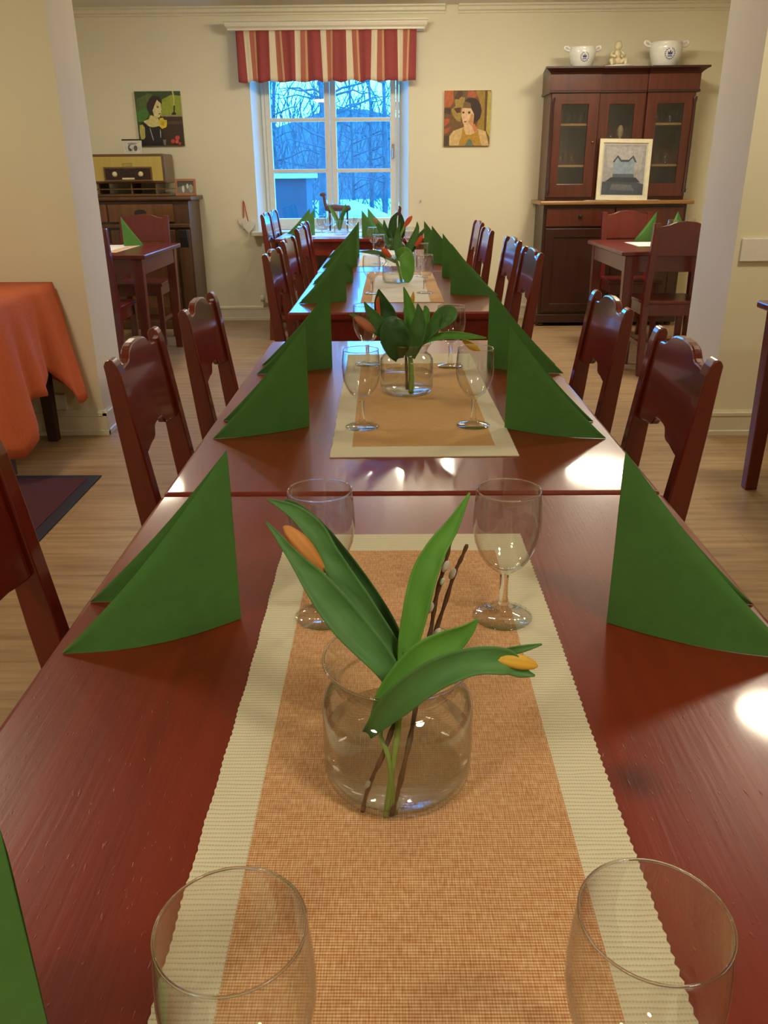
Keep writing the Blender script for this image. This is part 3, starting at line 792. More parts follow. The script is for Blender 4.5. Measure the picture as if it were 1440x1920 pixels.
v1_leaf_left_behind=[(0.0008, 0.55, 0.8399, 0.0022), (-0.0032, 0.575, 0.8592, 0.0057), (-0.0261, 0.6, 0.8901, 0.0067), (-0.0621, 0.625, 0.9276, 0.0077), (-0.0847, 0.635, 0.9479, 0.0059), (-0.096, 0.64, 0.9571, 0.0007)]
v1_leaf_up=[(0.0034, 0.55, 0.8247, 0.0035), (0.0056, 0.56, 0.8559, 0.0074), (0.012, 0.565, 0.8897, 0.0098), (0.019, 0.57, 0.9202, 0.0101), (0.0285, 0.575, 0.9408, 0.0083), (0.0409, 0.58, 0.959, 0.0054), (0.0541, 0.585, 0.984, 0.0004)]
v1_leaf_right_top=[(-0.0198, 0.507, 0.8251, 0.0046), (-0.0064, 0.506, 0.8557, 0.0101), (0.015, 0.505, 0.8859, 0.0114), (0.0357, 0.503, 0.9018, 0.0093), (0.0477, 0.5, 0.9137, 0.0046), (0.0539, 0.498, 0.9234, 0.0004)]
v1_leaf_right_front=[(-0.0244, 0.497, 0.8265, 0.0041), (-0.0026, 0.483, 0.865, 0.0101), (0.0232, 0.477, 0.8914, 0.0105), (0.0486, 0.477, 0.9021, 0.0093), (0.071, 0.48, 0.9001, 0.0087), (0.0824, 0.48, 0.8923, 0.0042), (0.093, 0.48, 0.8883, 0.0004)]
v1_leaf_right_thin=[(0.0613, 0.499, 0.8909, 0.0012), (0.0713, 0.496, 0.8964, 0.0027), (0.0851, 0.49, 0.904, 0.0023), (0.0983, 0.49, 0.9075, 0.0004)]
v1_bloom_left=[(-0.0608, 0.585, 0.9167, 0.003), (-0.07, 0.587, 0.9271, 0.0073), (-0.0803, 0.59, 0.9399, 0.0086), (-0.0885, 0.592, 0.9502, 0.0043), (-0.0924, 0.593, 0.9525, 0.0009)]
v1_bloom_right=[(0.0656, 0.482, 0.9014, 0.0023), (0.0749, 0.482, 0.8996, 0.0049), (0.0842, 0.482, 0.8979, 0.0053), (0.0918, 0.482, 0.8957, 0.0031), (0.0948, 0.482, 0.8948, 0.0008)]
v1_stem_a=[(-0.0114, 0.4915, 0.7527, 0.0024), (-0.0063, 0.497, 0.7943, 0.0023), (-0.0013, 0.508, 0.8302, 0.0023), (-0.0, 0.548, 0.8413, 0.0019), (-0.0224, 0.582, 0.8691, 0.0018), (-0.0479, 0.598, 0.8987, 0.0015), (-0.0603, 0.594, 0.9131, 0.0017)]
v1_stem_b=[(-0.004, 0.493, 0.754, 0.002), (-0.0094, 0.497, 0.8044, 0.0019), (-0.0151, 0.512, 0.8174, 0.0017), (0.0003, 0.508, 0.8504, 0.0016), (0.031, 0.498, 0.8786, 0.0016), (0.0665, 0.487, 0.8964, 0.0015)]
v1_twig_a=[(-0.0297, 0.497, 0.7519, 0.0018), (-0.0244, 0.497, 0.7765, 0.0017), (-0.0143, 0.5, 0.8019, 0.0019), (-0.0053, 0.51, 0.8238, 0.0019), (0.0005, 0.525, 0.8324, 0.0017), (0.0149, 0.553, 0.8529, 0.0015), (0.0239, 0.563, 0.8713, 0.0017), (0.0281, 0.57, 0.8964, 0.0019), (0.033, 0.573, 0.9186, 0.0019), (0.037, 0.575, 0.9339, 0.0015), (0.0397, 0.577, 0.9453, 0.001)]
v1_twig_b=[(-0.0073, 0.4925, 0.7518, 0.002), (0.0002, 0.495, 0.7859, 0.0019), (0.0076, 0.505, 0.8178, 0.0019), (0.0135, 0.53, 0.8338, 0.0017), (0.0271, 0.573, 0.8603, 0.0018), (0.0369, 0.58, 0.8909, 0.0017), (0.044, 0.585, 0.9148, 0.0017), (0.05, 0.59, 0.9266, 0.0015), (0.0542, 0.592, 0.937, 0.0015)]
v1_buds=[(0.0359, 0.57, 0.9285, 0.0029), (0.0336, 0.569, 0.916, 0.0019), (0.042, 0.581, 0.9164, 0.0028), (0.0237, 0.565, 0.8944, 0.003), (0.0213, 0.56, 0.8658, 0.0026), (0.0299, 0.57, 0.8671, 0.0035), (-0.025, 0.494, 0.7817, 0.0021), (-0.0027, 0.4945, 0.7631, 0.0031)]
v2_leaf_dark_bud=[(0.0156, 1.83, 0.8401, 0.0073), (-0.0046, 1.84, 0.8801, 0.0184), (-0.0199, 1.85, 0.9174, 0.0233), (-0.0292, 1.85, 0.9478, 0.0159), (-0.0336, 1.85, 0.9755, 0.0012)]
v2_leaf_small_left=[(0.007, 1.8, 0.8522, 0.006), (-0.0197, 1.79, 0.8927, 0.0119), (-0.0414, 1.785, 0.9211, 0.013), (-0.0559, 1.78, 0.9423, 0.0071), (-0.0636, 1.78, 0.958, 0.0012)]
v2_leaf_low_left=[(0.007, 1.8, 0.858, 0.006), (-0.0198, 1.785, 0.882, 0.0107), (-0.0505, 1.775, 0.9069, 0.0094), (-0.0764, 1.77, 0.9249, 0.0053), (-0.0956, 1.77, 0.934, 0.0012)]
v2_bloom_low_left=[(-0.0428, 1.78, 0.8946, 0.0059), (-0.0563, 1.775, 0.9058, 0.0106), (-0.0731, 1.77, 0.9193, 0.0094), (-0.0855, 1.77, 0.9283, 0.0023)]
v2_bloom_dark=[(-0.0317, 1.835, 0.9129, 0.003), (-0.0351, 1.838, 0.9334, 0.0049), (-0.0361, 1.838, 0.9507, 0.0043), (-0.0336, 1.838, 0.961, 0.0012)]
v2_leaf_round=[(0.0105, 1.8, 0.832, 0.0096), (0.0057, 1.775, 0.8572, 0.0225), (0.0011, 1.765, 0.8844, 0.0317), (-0.0, 1.768, 0.9078, 0.0258), (0.0035, 1.785, 0.9185, 0.0107), (0.0083, 1.8, 0.9206, 0.0018)]
v2_leaf_up=[(0.031, 1.82, 0.8361, 0.0073), (0.037, 1.83, 0.8816, 0.0146), (0.0369, 1.835, 0.9159, 0.0146), (0.0298, 1.84, 0.95, 0.0091), (0.0215, 1.84, 0.9809, 0.0012)]
v2_leaf_up_front=[(0.0364, 1.795, 0.8353, 0.0096), (0.043, 1.785, 0.8724, 0.0202), (0.0519, 1.78, 0.9054, 0.0189), (0.054, 1.78, 0.9303, 0.0106), (0.0503, 1.78, 0.9539, 0.0012)]
v2_leaf_up_right=[(0.0432, 1.83, 0.8399, 0.0061), (0.059, 1.85, 0.8779, 0.0098), (0.0687, 1.86, 0.9058, 0.0111), (0.0723, 1.865, 0.925, 0.0074), (0.0686, 1.865, 0.9368, 0.0019)]
v2_bloom_yellow=[(0.0348, 1.85, 0.9334, 0.0049), (0.0395, 1.85, 0.9485, 0.0061), (0.0418, 1.85, 0.96, 0.0043), (0.0429, 1.85, 0.9692, 0.0012)]
v2_leaf_curl=[(0.0482, 1.8, 0.8519, 0.006), (0.0712, 1.795, 0.8819, 0.0096), (0.0915, 1.79, 0.908, 0.0155), (0.1104, 1.785, 0.9292, 0.0178), (0.1212, 1.775, 0.9284, 0.0153), (0.1109, 1.77, 0.9135, 0.0082), (0.0997, 1.77, 0.9023, 0.0018)]
v2_leaf_long_right=[(0.0423, 1.8, 0.8519, 0.0048), (0.0715, 1.8, 0.8717, 0.0072), (0.1123, 1.8, 0.8807, 0.0084), (0.1556, 1.8, 0.8793, 0.0078), (0.2025, 1.8, 0.8755, 0.0012)]
v2_bloom_right=[(0.1529, 1.82, 0.8686, 0.0036), (0.165, 1.82, 0.859, 0.0085), (0.1795, 1.82, 0.8506, 0.0085), (0.1917, 1.82, 0.8434, 0.0018)]
v2_twig=[(0.0282, 1.785, 0.7657, 0.003), (0.0271, 1.8, 0.8104, 0.003), (0.0253, 1.84, 0.862, 0.0031), (0.0245, 1.87, 0.9044, 0.0031), (0.0248, 1.89, 0.9346, 0.0025)]
v2_stem=[(0.0364, 1.782, 0.7604, 0.006), (0.0379, 1.8, 0.7984, 0.006), (0.0346, 1.825, 0.853, 0.0049)]
v3_leaf_left=[(0.0145, 3.82, 0.8403, 0.0063), (-0.038, 3.81, 0.8692, 0.0113), (-0.0854, 3.8, 0.8841, 0.0112), (-0.1515, 3.79, 0.89, 0.0012)]
v3_bloom_left=[(-0.0093, 3.8, 0.8653, 0.0075), (-0.0282, 3.79, 0.8846, 0.0137), (-0.0399, 3.785, 0.8964, 0.0112), (-0.047, 3.785, 0.9055, 0.0037)]
v3_leaf_overrim=[(0.029, 3.83, 0.8554, 0.0126), (0.0383, 3.8, 0.8741, 0.0275), (0.057, 3.78, 0.8712, 0.0323), (0.0663, 3.765, 0.8271, 0.0322), (0.0664, 3.762, 0.7816, 0.0223), (0.0641, 3.762, 0.7585, 0.0074)]
v3_leaf_right=[(0.0338, 3.83, 0.8554, 0.0076), (0.0674, 3.83, 0.8896, 0.0176), (0.0934, 3.83, 0.9349, 0.0163), (0.1098, 3.83, 0.9799, 0.01), (0.1095, 3.83, 1.0113, 0.0013)]
v3_leaf_right_b=[(0.046, 3.84, 0.8544, 0.0076), (0.0867, 3.84, 0.8932, 0.0139), (0.1199, 3.84, 0.9431, 0.0126), (0.1457, 3.84, 0.9858, 0.0013)]
v3_bloom_right=[(0.1029, 3.82, 0.9084, 0.0063), (0.117, 3.82, 0.9264, 0.0113), (0.1264, 3.82, 0.9422, 0.01), (0.1357, 3.82, 0.9556, 0.0025)]
v3_leaf_mid=[(0.0291, 3.84, 0.8476, 0.0076), (0.0245, 3.85, 0.8997, 0.0177), (0.0246, 3.86, 0.9561, 0.0127), (0.0342, 3.86, 1.0058, 0.0013)]
v3_stem=[(0.0383, 3.8, 0.7634, 0.0063), (0.029, 3.83, 0.8091, 0.0063), (0.0146, 3.83, 0.8555, 0.0063)]
v4_leaf_a=[(0.0084, 5.0, 0.7918, 0.0099), (0.0025, 5.0, 0.8809, 0.0246), (0.0089, 5.0, 0.954, 0.0213), (0.0337, 5.0, 1.0031, 0.0033)]
v4_leaf_b=[(-0.0041, 5.0, 0.7919, 0.0098), (-0.0224, 5.0, 0.8663, 0.023), (-0.0407, 5.0, 0.9164, 0.0147), (-0.0465, 5.0, 0.9632, 0.0016)]
v4_leaf_c=[(0.021, 5.02, 0.7901, 0.0099), (0.0524, 5.02, 0.8792, 0.0214), (0.0524, 5.02, 0.9527, 0.0181), (0.04, 5.02, 1.0109, 0.0033)]
v4_leaf_d=[(-0.0103, 4.98, 0.8085, 0.0082), (-0.0531, 4.97, 0.8833, 0.0179), (-0.0834, 4.97, 0.936, 0.0114), (-0.1074, 4.97, 0.9767, 0.0016)]
v4_bloom_dark=[(0.0398, 5.0, 0.9857, 0.0082), (0.0429, 5.0, 1.0088, 0.0098), (0.046, 5.0, 1.0261, 0.0082), (0.0399, 5.0, 1.0376, 0.0033)]
v4_bloom_right=[(0.0707, 5.0, 0.9215, 0.0066), (0.0892, 5.0, 0.9476, 0.0147), (0.1045, 5.0, 0.9678, 0.0131), (0.1168, 5.0, 0.9822, 0.0033)]
v4_bloom_pink=[(-0.0864, 4.97, 0.9418, 0.0065), (-0.0984, 4.97, 0.9622, 0.0098), (-0.1074, 4.97, 0.9767, 0.0033)]
v4_stem_right=[(0.0208, 5.0, 0.7618, 0.0066), (0.0459, 5.0, 0.8658, 0.0066), (0.0738, 5.0, 0.9273, 0.0066)]
v5_leaf_l=[(-0.3734, 6.95, 0.7875, 0.0091), (-0.397, 6.95, 0.8689, 0.016), (-0.4294, 6.95, 0.9335, 0.016), (-0.4619, 6.95, 0.9858, 0.0023)]
v5_leaf_r=[(-0.3734, 6.95, 0.7875, 0.0091), (-0.3541, 6.95, 0.8685, 0.016), (-0.3354, 6.95, 0.9328, 0.0159), (-0.317, 6.95, 0.9886, 0.0023)]
v5_leaf_m=[(-0.3734, 6.95, 0.7875, 0.0091), (-0.3629, 6.95, 0.8605, 0.016), (-0.331, 6.94, 0.9171, 0.0137), (-0.2999, 6.94, 0.9729, 0.0023)]

VIEW = Vector((0, -.87, .5)).normalized()
def leaf(spec, mat, parent, cup=.25, fold=0.0):
    P = catmull(spec, 5); n = len(P); g = G(); NU = 8; V = []
    for i, p in enumerate(P):
        a = Vector(P[max(i - 1, 0)][:3]); b = Vector(P[min(i + 1, n - 1)][:3]); t = (b - a).normalized()
        wv = t.cross(VIEW); wv = wv.normalized() if wv.length > 1e-5 else Vector((1, 0, 0)); nv = wv.cross(t).normalized()
        if nv.dot(VIEW) < 0: nv = -nv
        hw = max(p[3], .0003)
        for k in range(NU + 1):
            s = -1 + 2 * k / NU
            ang = s * (.5 + cup * 2.2)
            V.append(Vector(p[:3]) + wv * hw * math.sin(ang) / math.sin(.5 + cup * 2.2) + nv * hw * cup * 2.0 * (abs(s) ** 1.7) + nv * hw * .06 * math.sin(i * .9 + s * 3))
    F = [(i * (NU + 1) + k, i * (NU + 1) + k + 1, (i + 1) * (NU + 1) + k + 1, (i + 1) * (NU + 1) + k) for i in range(n - 1) for k in range(NU)]
    g.add(V, F)
    o = g.obj('leaf', mat, parent, smooth=True, solid=.0009, uvgrid=(NU, n - 1)); o.location = -parent.location
    return o
def stem(spec, parent, mat='tulip_stem', name='stem'):
    P = catmull(spec, 4); o = G().tube([p[:3] for p in P], [max(p[3], .0004) for p in P], 10).obj(name, mat, parent, smooth=True); o.location = -parent.location; return o
def bloom(spec, parent, mat):
    P = catmull(spec, 4); o = G().tube([p[:3] for p in P], [max(p[3], .0005) for p in P], 24, ridge=.22).obj('bloom', mat, parent, smooth=True); o.location = -parent.location; return o
TG = 'tulips in the vases'
def tulip(base, label, leaves=(), stems=(), blooms=(), mat='tulip_leaf', bm='orange_petal', group=TG):
    t = thing('tulip', label, 'tulip', base, 0, group)
    for s in leaves:
        s, m = s if isinstance(s, tuple) else (s, mat)
        leaf(s, m, t)
    for s in stems: stem(s, t)
    for s in blooms: bloom(s, t, bm)
    return t
B1 = (-.002, .54, ZT + .009)
tulip(B1, 'orange tulip bud leaning left out of the near vase between long leaves', [v1_leaf_left_front, v1_leaf_left_back, (v1_leaf_left_behind, 'tulip_leaf_dark'), (v1_leaf_up, 'tulip_leaf_bright')], [v1_stem_a], [v1_bloom_left], bm='orange_petal')
tulip(B1, 'yellow-orange tulip bud leaning right over the rim of the near vase', [(v1_leaf_right_top, 'tulip_leaf_bright'), v1_leaf_right_front, v1_leaf_right_thin], [v1_stem_b], [v1_bloom_right], bm='yellow_petal')
def twig(spec, buds, label, base):
    t = thing('willow_twig', label, 'twig', base, 0, 'willow twigs')
    P = catmull(spec, 4); rr = [p[3] * (1 + .22 * math.sin(i * 1.9)) for i, p in enumerate(P)]
    o = G().tube([p[:3] for p in P], rr, 8).obj('bark', 'willow_bark', t, smooth=True); o.location = -t.location
    for b in buds:
        r = b[3] * 1.25
        c = G().sphere((0, 0, 0), r, 12, 8, (.75, .75, 1.6)).obj('catkin', 'catkin_fur', t, smooth=True)
        c.location = Vector(b[:3]) - t.location; c.rotation_euler = (.2, .35, 0)
    return t
twig(v1_twig_a, [v1_buds[i] for i in (0, 1, 3, 4, 6)], 'willow twig with silvery catkins, left one in the near vase', (v1_twig_a[0][0], .515, ZT + .009))
twig(v1_twig_b, [v1_buds[i] for i in (2, 5, 7)], 'willow twig, tallest and farthest right in the near vase', (v1_twig_b[0][0], .515, ZT + .009))
B2 = (.028, 1.823, ZT + .009)
tulip(B2, 'dark-leaved tulip with a thin red bud, top left of the second vase', [(v2_leaf_dark_bud, 'tulip_leaf_dark'), v2_leaf_small_left, (v2_leaf_round, 'tulip_leaf_dark')], [v2_stem], [v2_bloom_dark], bm='red_petal')
tulip(B2, 'salmon tulip drooping left over the rim of the second vase', [v2_leaf_low_left], (), [v2_bloom_low_left], bm='salmon_petal')
tulip(B2, 'upright tulip with broad light leaves in the middle of the second vase', [(v2_leaf_up, 'tulip_leaf_bright'), v2_leaf_up_front, (v2_leaf_up_right, 'tulip_leaf_bright')], (), [v2_bloom_yellow], bm='yellow_petal')
tulip(B2, 'tulip with a curled leaf and a long leaf pointing right from the second vase', [v2_leaf_curl, (v2_leaf_long_right, 'tulip_leaf_bright')], (), [v2_bloom_right], bm='yellow_petal')
twig(v2_twig, [], 'thin willow twig standing in the second vase', (v2_twig[0][0], 1.82, ZT + .009))
B3 = (.014, 3.83, ZT + .009)
tulip(B3, 'orange-red tulip lying left over the rim of the third vase', [v3_leaf_left, v3_leaf_mid], [v3_stem], [v3_bloom_left], bm='red_petal')
tulip(B3, 'orange-red tulip rising right from the third vase, bright leaf over its rim', [(v3_leaf_overrim, 'tulip_leaf_bright'), v3_leaf_right, v3_leaf_right_b], (), [v3_bloom_right], bm='red_petal')
B4 = (.015, 5.0, ZT + .009)
tulip(B4, 'tall dark purple tulip at the top of the fourth bouquet', [(v4_leaf_a, 'tulip_leaf_dark'), (v4_leaf_c, 'tulip_leaf_dark')], [v4_stem_right], [v4_bloom_dark], bm='purple_petal')
tulip(B4, 'orange-red tulip at the right top of the fourth bouquet', [v4_leaf_b], (), [v4_bloom_right], bm='red_petal')
tulip(B4, 'pale salmon tulip at the left of the fourth bouquet', [v4_leaf_d], (), [v4_bloom_pink], bm='salmon_petal')
off5 = (-.41 + .36, .03, 0)
sh = lambda s: [(p[0] + off5[0], p[1] + off5[1], p[2], p[3]) for p in s]
tulip((-.41, 6.98, ZT + .009), 'leafy tulip without a visible bloom in the window table vase', [sh(v5_leaf_l), sh(v5_leaf_r), (sh(v5_leaf_m), 'tulip_leaf_dark')])

# ------------------------------------------------------------------ pelmet and valance over the window
prof = [(0, 0), (.15, 0), (.15, .014), (.165, .026), (.17, .045), (.17, .052), (.182, .058), (.182, .066), (0, .066)]
pel = G().prism(prof, lambda p: (-1.275 - (p[0] - .15) * 1.0 if p[0] > .15 else -1.275, 7.44 - p[0], 2.247 + p[1]), lambda p: (.262 + (p[0] - .15) * 1.0 if p[0] > .15 else .262, 7.44 - p[0], 2.247 + p[1])).obj('pelmet', 'trim_paint')
tag(pel, 'cream moulded wooden pelmet shelf above the window', 'pelmet')
NU = 160
def vfn(u, v):
    x = -1.215 + 1.415 * u
    fold = .012 * math.sin(u * 2 * PI * 7 + .6) * (.3 + .7 * v) + .006 * math.sin(u * 2 * PI * 17)
    return (x + .012 * (v) * math.sin(u * 31), 7.315 - fold, 2.249 - .358 * v - .006 * v * math.sin(u * 2 * PI * 9) - .003 * v * math.sin(u * 67))
val = G().grid(vfn, NU, 10).obj('valance', 'striped_valance_cloth', smooth=True, solid=.002, uvgrid=(NU, 10))
tag(val, 'short red and cream striped valance hanging over the window', 'curtain')

# ------------------------------------------------------------------ wall pictures
def painted(name, w, h, shapes, parent, mats, loc=(0, 0, 0)):
    """flat painted shapes on one picture surface, (u right, v up) from 0 to 1"""
    g = G(); names = []
    for k, (col, pts) in enumerate(shapes):
        if col not in names: names.append(col)
        cl = lambda t: min(1, max(0, t))
        V = [((cl(u) - .5) * w, -.0002 * k, cl(v) * h) for u, v in pts]
        g.add(V, [tuple(range(len(V)))], names.index(col))
    ms = []
    for c in names:
        nm = 'oil_paint_%02x%02x%02x' % c
        if nm not in MATS: plain(nm, srgb(*c), .5, .12, 40, .15)
        ms.append(nm)
    o = g.obj(name, ms if len(ms) > 1 else ms[0], parent); o.location = loc
    return o
def circ(cx, cy, rx, ry=None, n=14): ry = ry or rx; return [(cx + rx * math.cos(2 * PI * k / n), cy + ry * math.sin(2 * PI * k / n)) for k in range(n)]
def U1(L): return [((x - (175 + (y - 105) / 1075 * 155)) / (955 - (y - 105) / 1075 * 30), 1 - (y - 98) / 1075) for x, y in L]
def U2(L): return [((x - (318 - (y - 170) / 1080 * 46)) / (972 - (y - 170) / 1080 * 24), 1 - (y - 175) / 1082) for x, y in L]
def C1(cx, cy, r): return U1([(cx + r * math.cos(k), cy + r * math.sin(k)) for k in [2 * PI * q / 12 for q in range(12)]])
def C2(cx, cy, r, s=1): return U2([(cx + r * math.cos(k), cy + s * r * math.sin(k)) for k in [2 * PI * q / 12 for q in range(12)]])
full = [(0, 0), (1, 0), (1, 1), (0, 1)]
left_pic = [((56, 78, 38), full),
    ((88, 104, 50), U1([(230, 250), (470, 140), (560, 160), (450, 330), (420, 420), (240, 480)])),
    ((150, 164, 50), U1([(760, 260), (940, 170), (1150, 190), (1190, 590), (740, 590)])),
    ((72, 124, 48), U1([(235, 500), (430, 400), (500, 550), (400, 680), (275, 700)])),
    ((60, 38, 24), U1([(740, 590), (1195, 590), (1260, 1175), (700, 1175)])), ((150, 142, 110), U1([(760, 560), (1190, 560), (1192, 596), (770, 592)])),
    ((84, 60, 38), U1([(880, 690), (1195, 680), (1205, 740), (890, 750)])),
    ((34, 34, 20), U1([(1004, 380), (1036, 380), (1030, 500), (1060, 530), (1060, 560), (965, 560), (970, 530), (1006, 500)])), ((206, 196, 120), U1([(960, 95), (990, 95), (1020, 240), (1024, 380), (1004, 380), (994, 240)])),
    ((212, 198, 126), U1([(520, 570), (620, 560), (700, 640), (720, 780), (560, 806), (420, 740), (390, 680), (500, 640)])),
    ((26, 24, 28), U1([(330, 740), (380, 690), (440, 730), (500, 785), (600, 806), (700, 780), (760, 800), (800, 960), (850, 1175), (350, 1175), (330, 900)])),
    ((190, 176, 96), U1([(310, 760), (370, 745), (420, 810), (436, 1000), (410, 1040), (350, 1045), (318, 900)])),
    ((222, 206, 150), U1([(650, 262), (735, 320), (752, 420), (748, 540), (715, 610), (655, 612), (600, 560), (572, 470), (590, 360)])),
    ((48, 28, 26), U1([(600, 178), (690, 205), (745, 270), (766, 345), (735, 330), (655, 266), (610, 370), (572, 470), (606, 592), (520, 540), (456, 430), (452, 330), (520, 215)])),
    ((110, 96, 60), U1([(650, 390), (695, 380), (698, 420), (660, 425)])), ((120, 52, 40), U1([(700, 530), (735, 522), (738, 545), (708, 550)])),
    ((224, 198, 40), U1([(725, 625), (790, 615), (820, 660), (870, 660), (876, 740), (866, 800), (780, 836), (720, 780), (706, 700)])),
    ((196, 162, 36), U1([(770, 680), (820, 700), (810, 780), (760, 760)])),
    ((168, 172, 176), U1([(520, 790), (545, 850), (575, 940), (615, 1060), (600, 1065), (560, 950), (530, 860)])), ((168, 172, 176), U1([(738, 830), (758, 900), (762, 1010), (748, 1010), (736, 900)])),
    ((204, 60, 50), C1(1010, 1085, 42)), ((214, 74, 62), C1(1100, 1015, 46)), ((222, 92, 78), C1(1094, 1092, 36)), ((196, 64, 54), C1(1150, 1132, 30)), ((120, 116, 130), U1([(800, 1050), (870, 1050), (866, 1165), (830, 1165)]))]
right_pic = [((112, 80, 42), full),
    ((166, 138, 62), U2([(520, 360), (640, 300), (740, 310), (720, 480), (660, 520), (640, 780), (560, 760), (470, 640), (450, 540), (540, 470)])),
    ((188, 94, 44), U2([(318, 170), (500, 175), (505, 380), (430, 490), (312, 500)])), ((84, 52, 36), U2([(600, 175), (690, 190), (700, 260), (600, 350), (520, 320)])),
    ((182, 92, 56), U2([(810, 180), (950, 190), (1000, 300), (900, 320), (790, 300)])), ((86, 44, 34), U2([(500, 520), (650, 500), (640, 600), (560, 610)])),
    ((160, 126, 46), U2([(960, 185), (1180, 190), (1150, 960), (950, 900), (1060, 620), (1040, 380)])), ((96, 60, 26), U2([(1165, 188), (1216, 190), (1160, 960), (1118, 960)])), ((188, 170, 76), U2([(1216, 190), (1292, 192), (1235, 1100), (1160, 960)])),
    ((74, 46, 34), U2([(308, 520), (440, 510), (430, 640), (300, 600)])), ((186, 80, 52), U2([(300, 720), (415, 720), (400, 800), (296, 872)])), ((176, 84, 58), U2([(290, 920), (440, 880), (400, 960), (300, 1030)])), ((78, 62, 42), U2([(285, 1060), (400, 1040), (390, 1252), (272, 1252)])),
    ((214, 180, 122), U2([(385, 1250), (395, 1060), (480, 960), (690, 885), (1000, 920), (1150, 970), (1215, 1262)])),
    ((182, 138, 42), U2([(680, 890), (740, 1030), (850, 1040), (960, 980), (985, 930), (1055, 1255), (575, 1245), (640, 1060)])),
    ((226, 186, 136), U2([(700, 860), (900, 820), (890, 1020), (800, 1040), (735, 1025)])), ((92, 118, 98), U2([(800, 1110), (850, 1150), (892, 1255), (715, 1250)])),
    ((228, 192, 146), U2([(672, 520), (720, 498), (860, 520), (920, 620), (912, 780), (860, 860), (720, 884), (684, 800), (652, 660)])),
    ((214, 150, 104), U2([(850, 640), (918, 640), (910, 790), (850, 860), (800, 800)])),
    ((54, 32, 30), U2([(690, 520), (700, 430), (770, 340), (880, 312), (990, 350), (1060, 450), (1080, 580), (1040, 720), (930, 810), (905, 790), (922, 640), (862, 520), (720, 498)])),
    ((122, 92, 48), U2([(700, 440), (740, 385), (850, 420), (868, 520), (690, 512)])), ((60, 44, 36), U2([(674, 590), (716, 580), (722, 615), (684, 622)])), ((60, 44, 36), U2([(790, 590), (838, 575), (846, 618), (800, 628)])),
    ((150, 70, 54), U2([(696, 768), (768, 766), (744, 796), (712, 794)])), ((206, 120, 84), U2([(860, 840), (930, 830), (976, 920), (930, 1000), (890, 920)]))]
def canvas(name, label, x, z, w, h, shapes):
    t = thing(name, label, 'painting', (x, 7.438, z))
    G().box(-w / 2, w / 2, -.02, 0, 0, h).obj('canvas', 'canvas_edge', t, bevel=.002)
    painted('painted_surface', w, h, shapes, t, None, (0, -.0205, 0))
canvas('wall_painting', 'square painting of a dark-haired woman in black against green, left wall', -1.905, 1.437, .375, .405, left_pic)
canvas('wall_painting', 'square painting of a woman in a brown headband, right of the window', .622, 1.416, .378, .41, right_pic)

# framed picture of a house leaning on the cabinet ledge
fp = thing('framed_picture', 'white framed picture of a grey house leaning on the cabinet ledge', 'picture', (1.835, 6.998, .9965))
fp.rotation_euler = (R(-5), R(1.0), 0)
rect_frame(-.205, .205, 0, .45, .03, -.012, .008).obj('frame', 'frame_cream', fp, bevel=.003)
G().box(-.178, .178, -.002, .004, .028, .422).obj('mat_board', 'mat_grey', fp)
house = [((150, 146, 146), full), ((166, 160, 160), [(.1, .55), (.9, .5), (.95, .95), (.05, .95)]), ((70, 74, 82), [(0, 0), (1, 0), (1, .22), (.6, .3), (0, .26)]),
         ((132, 146, 160), [(.24, .40), (.74, .40), (.74, .68), (.70, .76), (.60, .68), (.42, .68), (.33, .76), (.24, .66)]), ((64, 70, 80), [(.22, .66), (.33, .79), (.42, .70), (.60, .70), (.70, .79), (.80, .64), (.74, .66), (.69, .74), (.60, .655), (.42, .655), (.33, .74), (.25, .64)]),
         ((84, 88, 96), [(.24, .34), (.76, .34), (.74, .42), (.24, .42)]), ((54, 58, 66), [(.08, .27), (.92, .25), (.8, .35), (.2, .35)]), ((96, 98, 104), [(.2, .1), (.8, .08), (.7, .2), (.25, .22)])]
painted('house_print', .33, .37, house, fp, None, (0, -.0025, .04))
lace = G().grid(lambda u, v: (1.55 + .58 * u + .012 * math.sin(v * 9), 6.968 + .09 * v, .9955 + .0015 * math.sin(u * 40) * math.sin(v * 9) + .001), 40, 6)
tag(lace.obj('lace_cloth', 'lace_white', smooth=True, solid=.001), 'thin white cloth under the framed picture on the cabinet ledge', 'cloth')

# ------------------------------------------------------------------ glass-fronted cabinet
cb = thing('glass_cabinet', 'tall dark mahogany cabinet with three glazed doors', 'cabinet', (1.80, 7.42, 0))
lo = G(); lo.box(-.575, .575, -.40, 0, .09, .965).obj('lower_body', 'mahogany_dark', cb, bevel=.004)
G().box(-.59, .59, -.415, 0, .03, .10).obj('plinth', 'mahogany_dark', cb, bevel=.006)
for x in (-.54, .54):
    G().lathe([(0, 0), (.022, 0), (.03, .015), (.022, .03), (0, .03)], 16, (x, -.37, 0)).obj('foot', 'mahogany_dark', cb, smooth=True)
    G().lathe([(0, 0), (.022, 0), (.03, .015), (.022, .03), (0, .03)], 16, (x, -.05, 0)).obj('foot', 'mahogany_dark', cb, smooth=True)
G().box(-.615, .615, -.455, 0, .965, .995).obj('ledge', 'ledge_wood', cb, bevel=.008)
for k in range(2):
    a = -.55 + k * .555
    d = G().box(a, a + .545, -.418, -.399, .80, .945).obj('drawer', 'mahogany', cb, bevel=.004)
    G().lathe([(0, 0), (.012, 0), (.016, .014), (.006, .02), (0, .02)], 12).obj('knob', 'dark_iron', d, smooth=True).location = (a + .27, -.435, .872)
    f = rect_frame(a, a + .545, .12, .785, .07, -.418, -.399).obj('door', 'mahogany_dark', cb, bevel=.004)
    G().box(a + .06, a + .485, -.41, -.4, .18, .725).obj('door_panel', 'mahogany_dark', f)
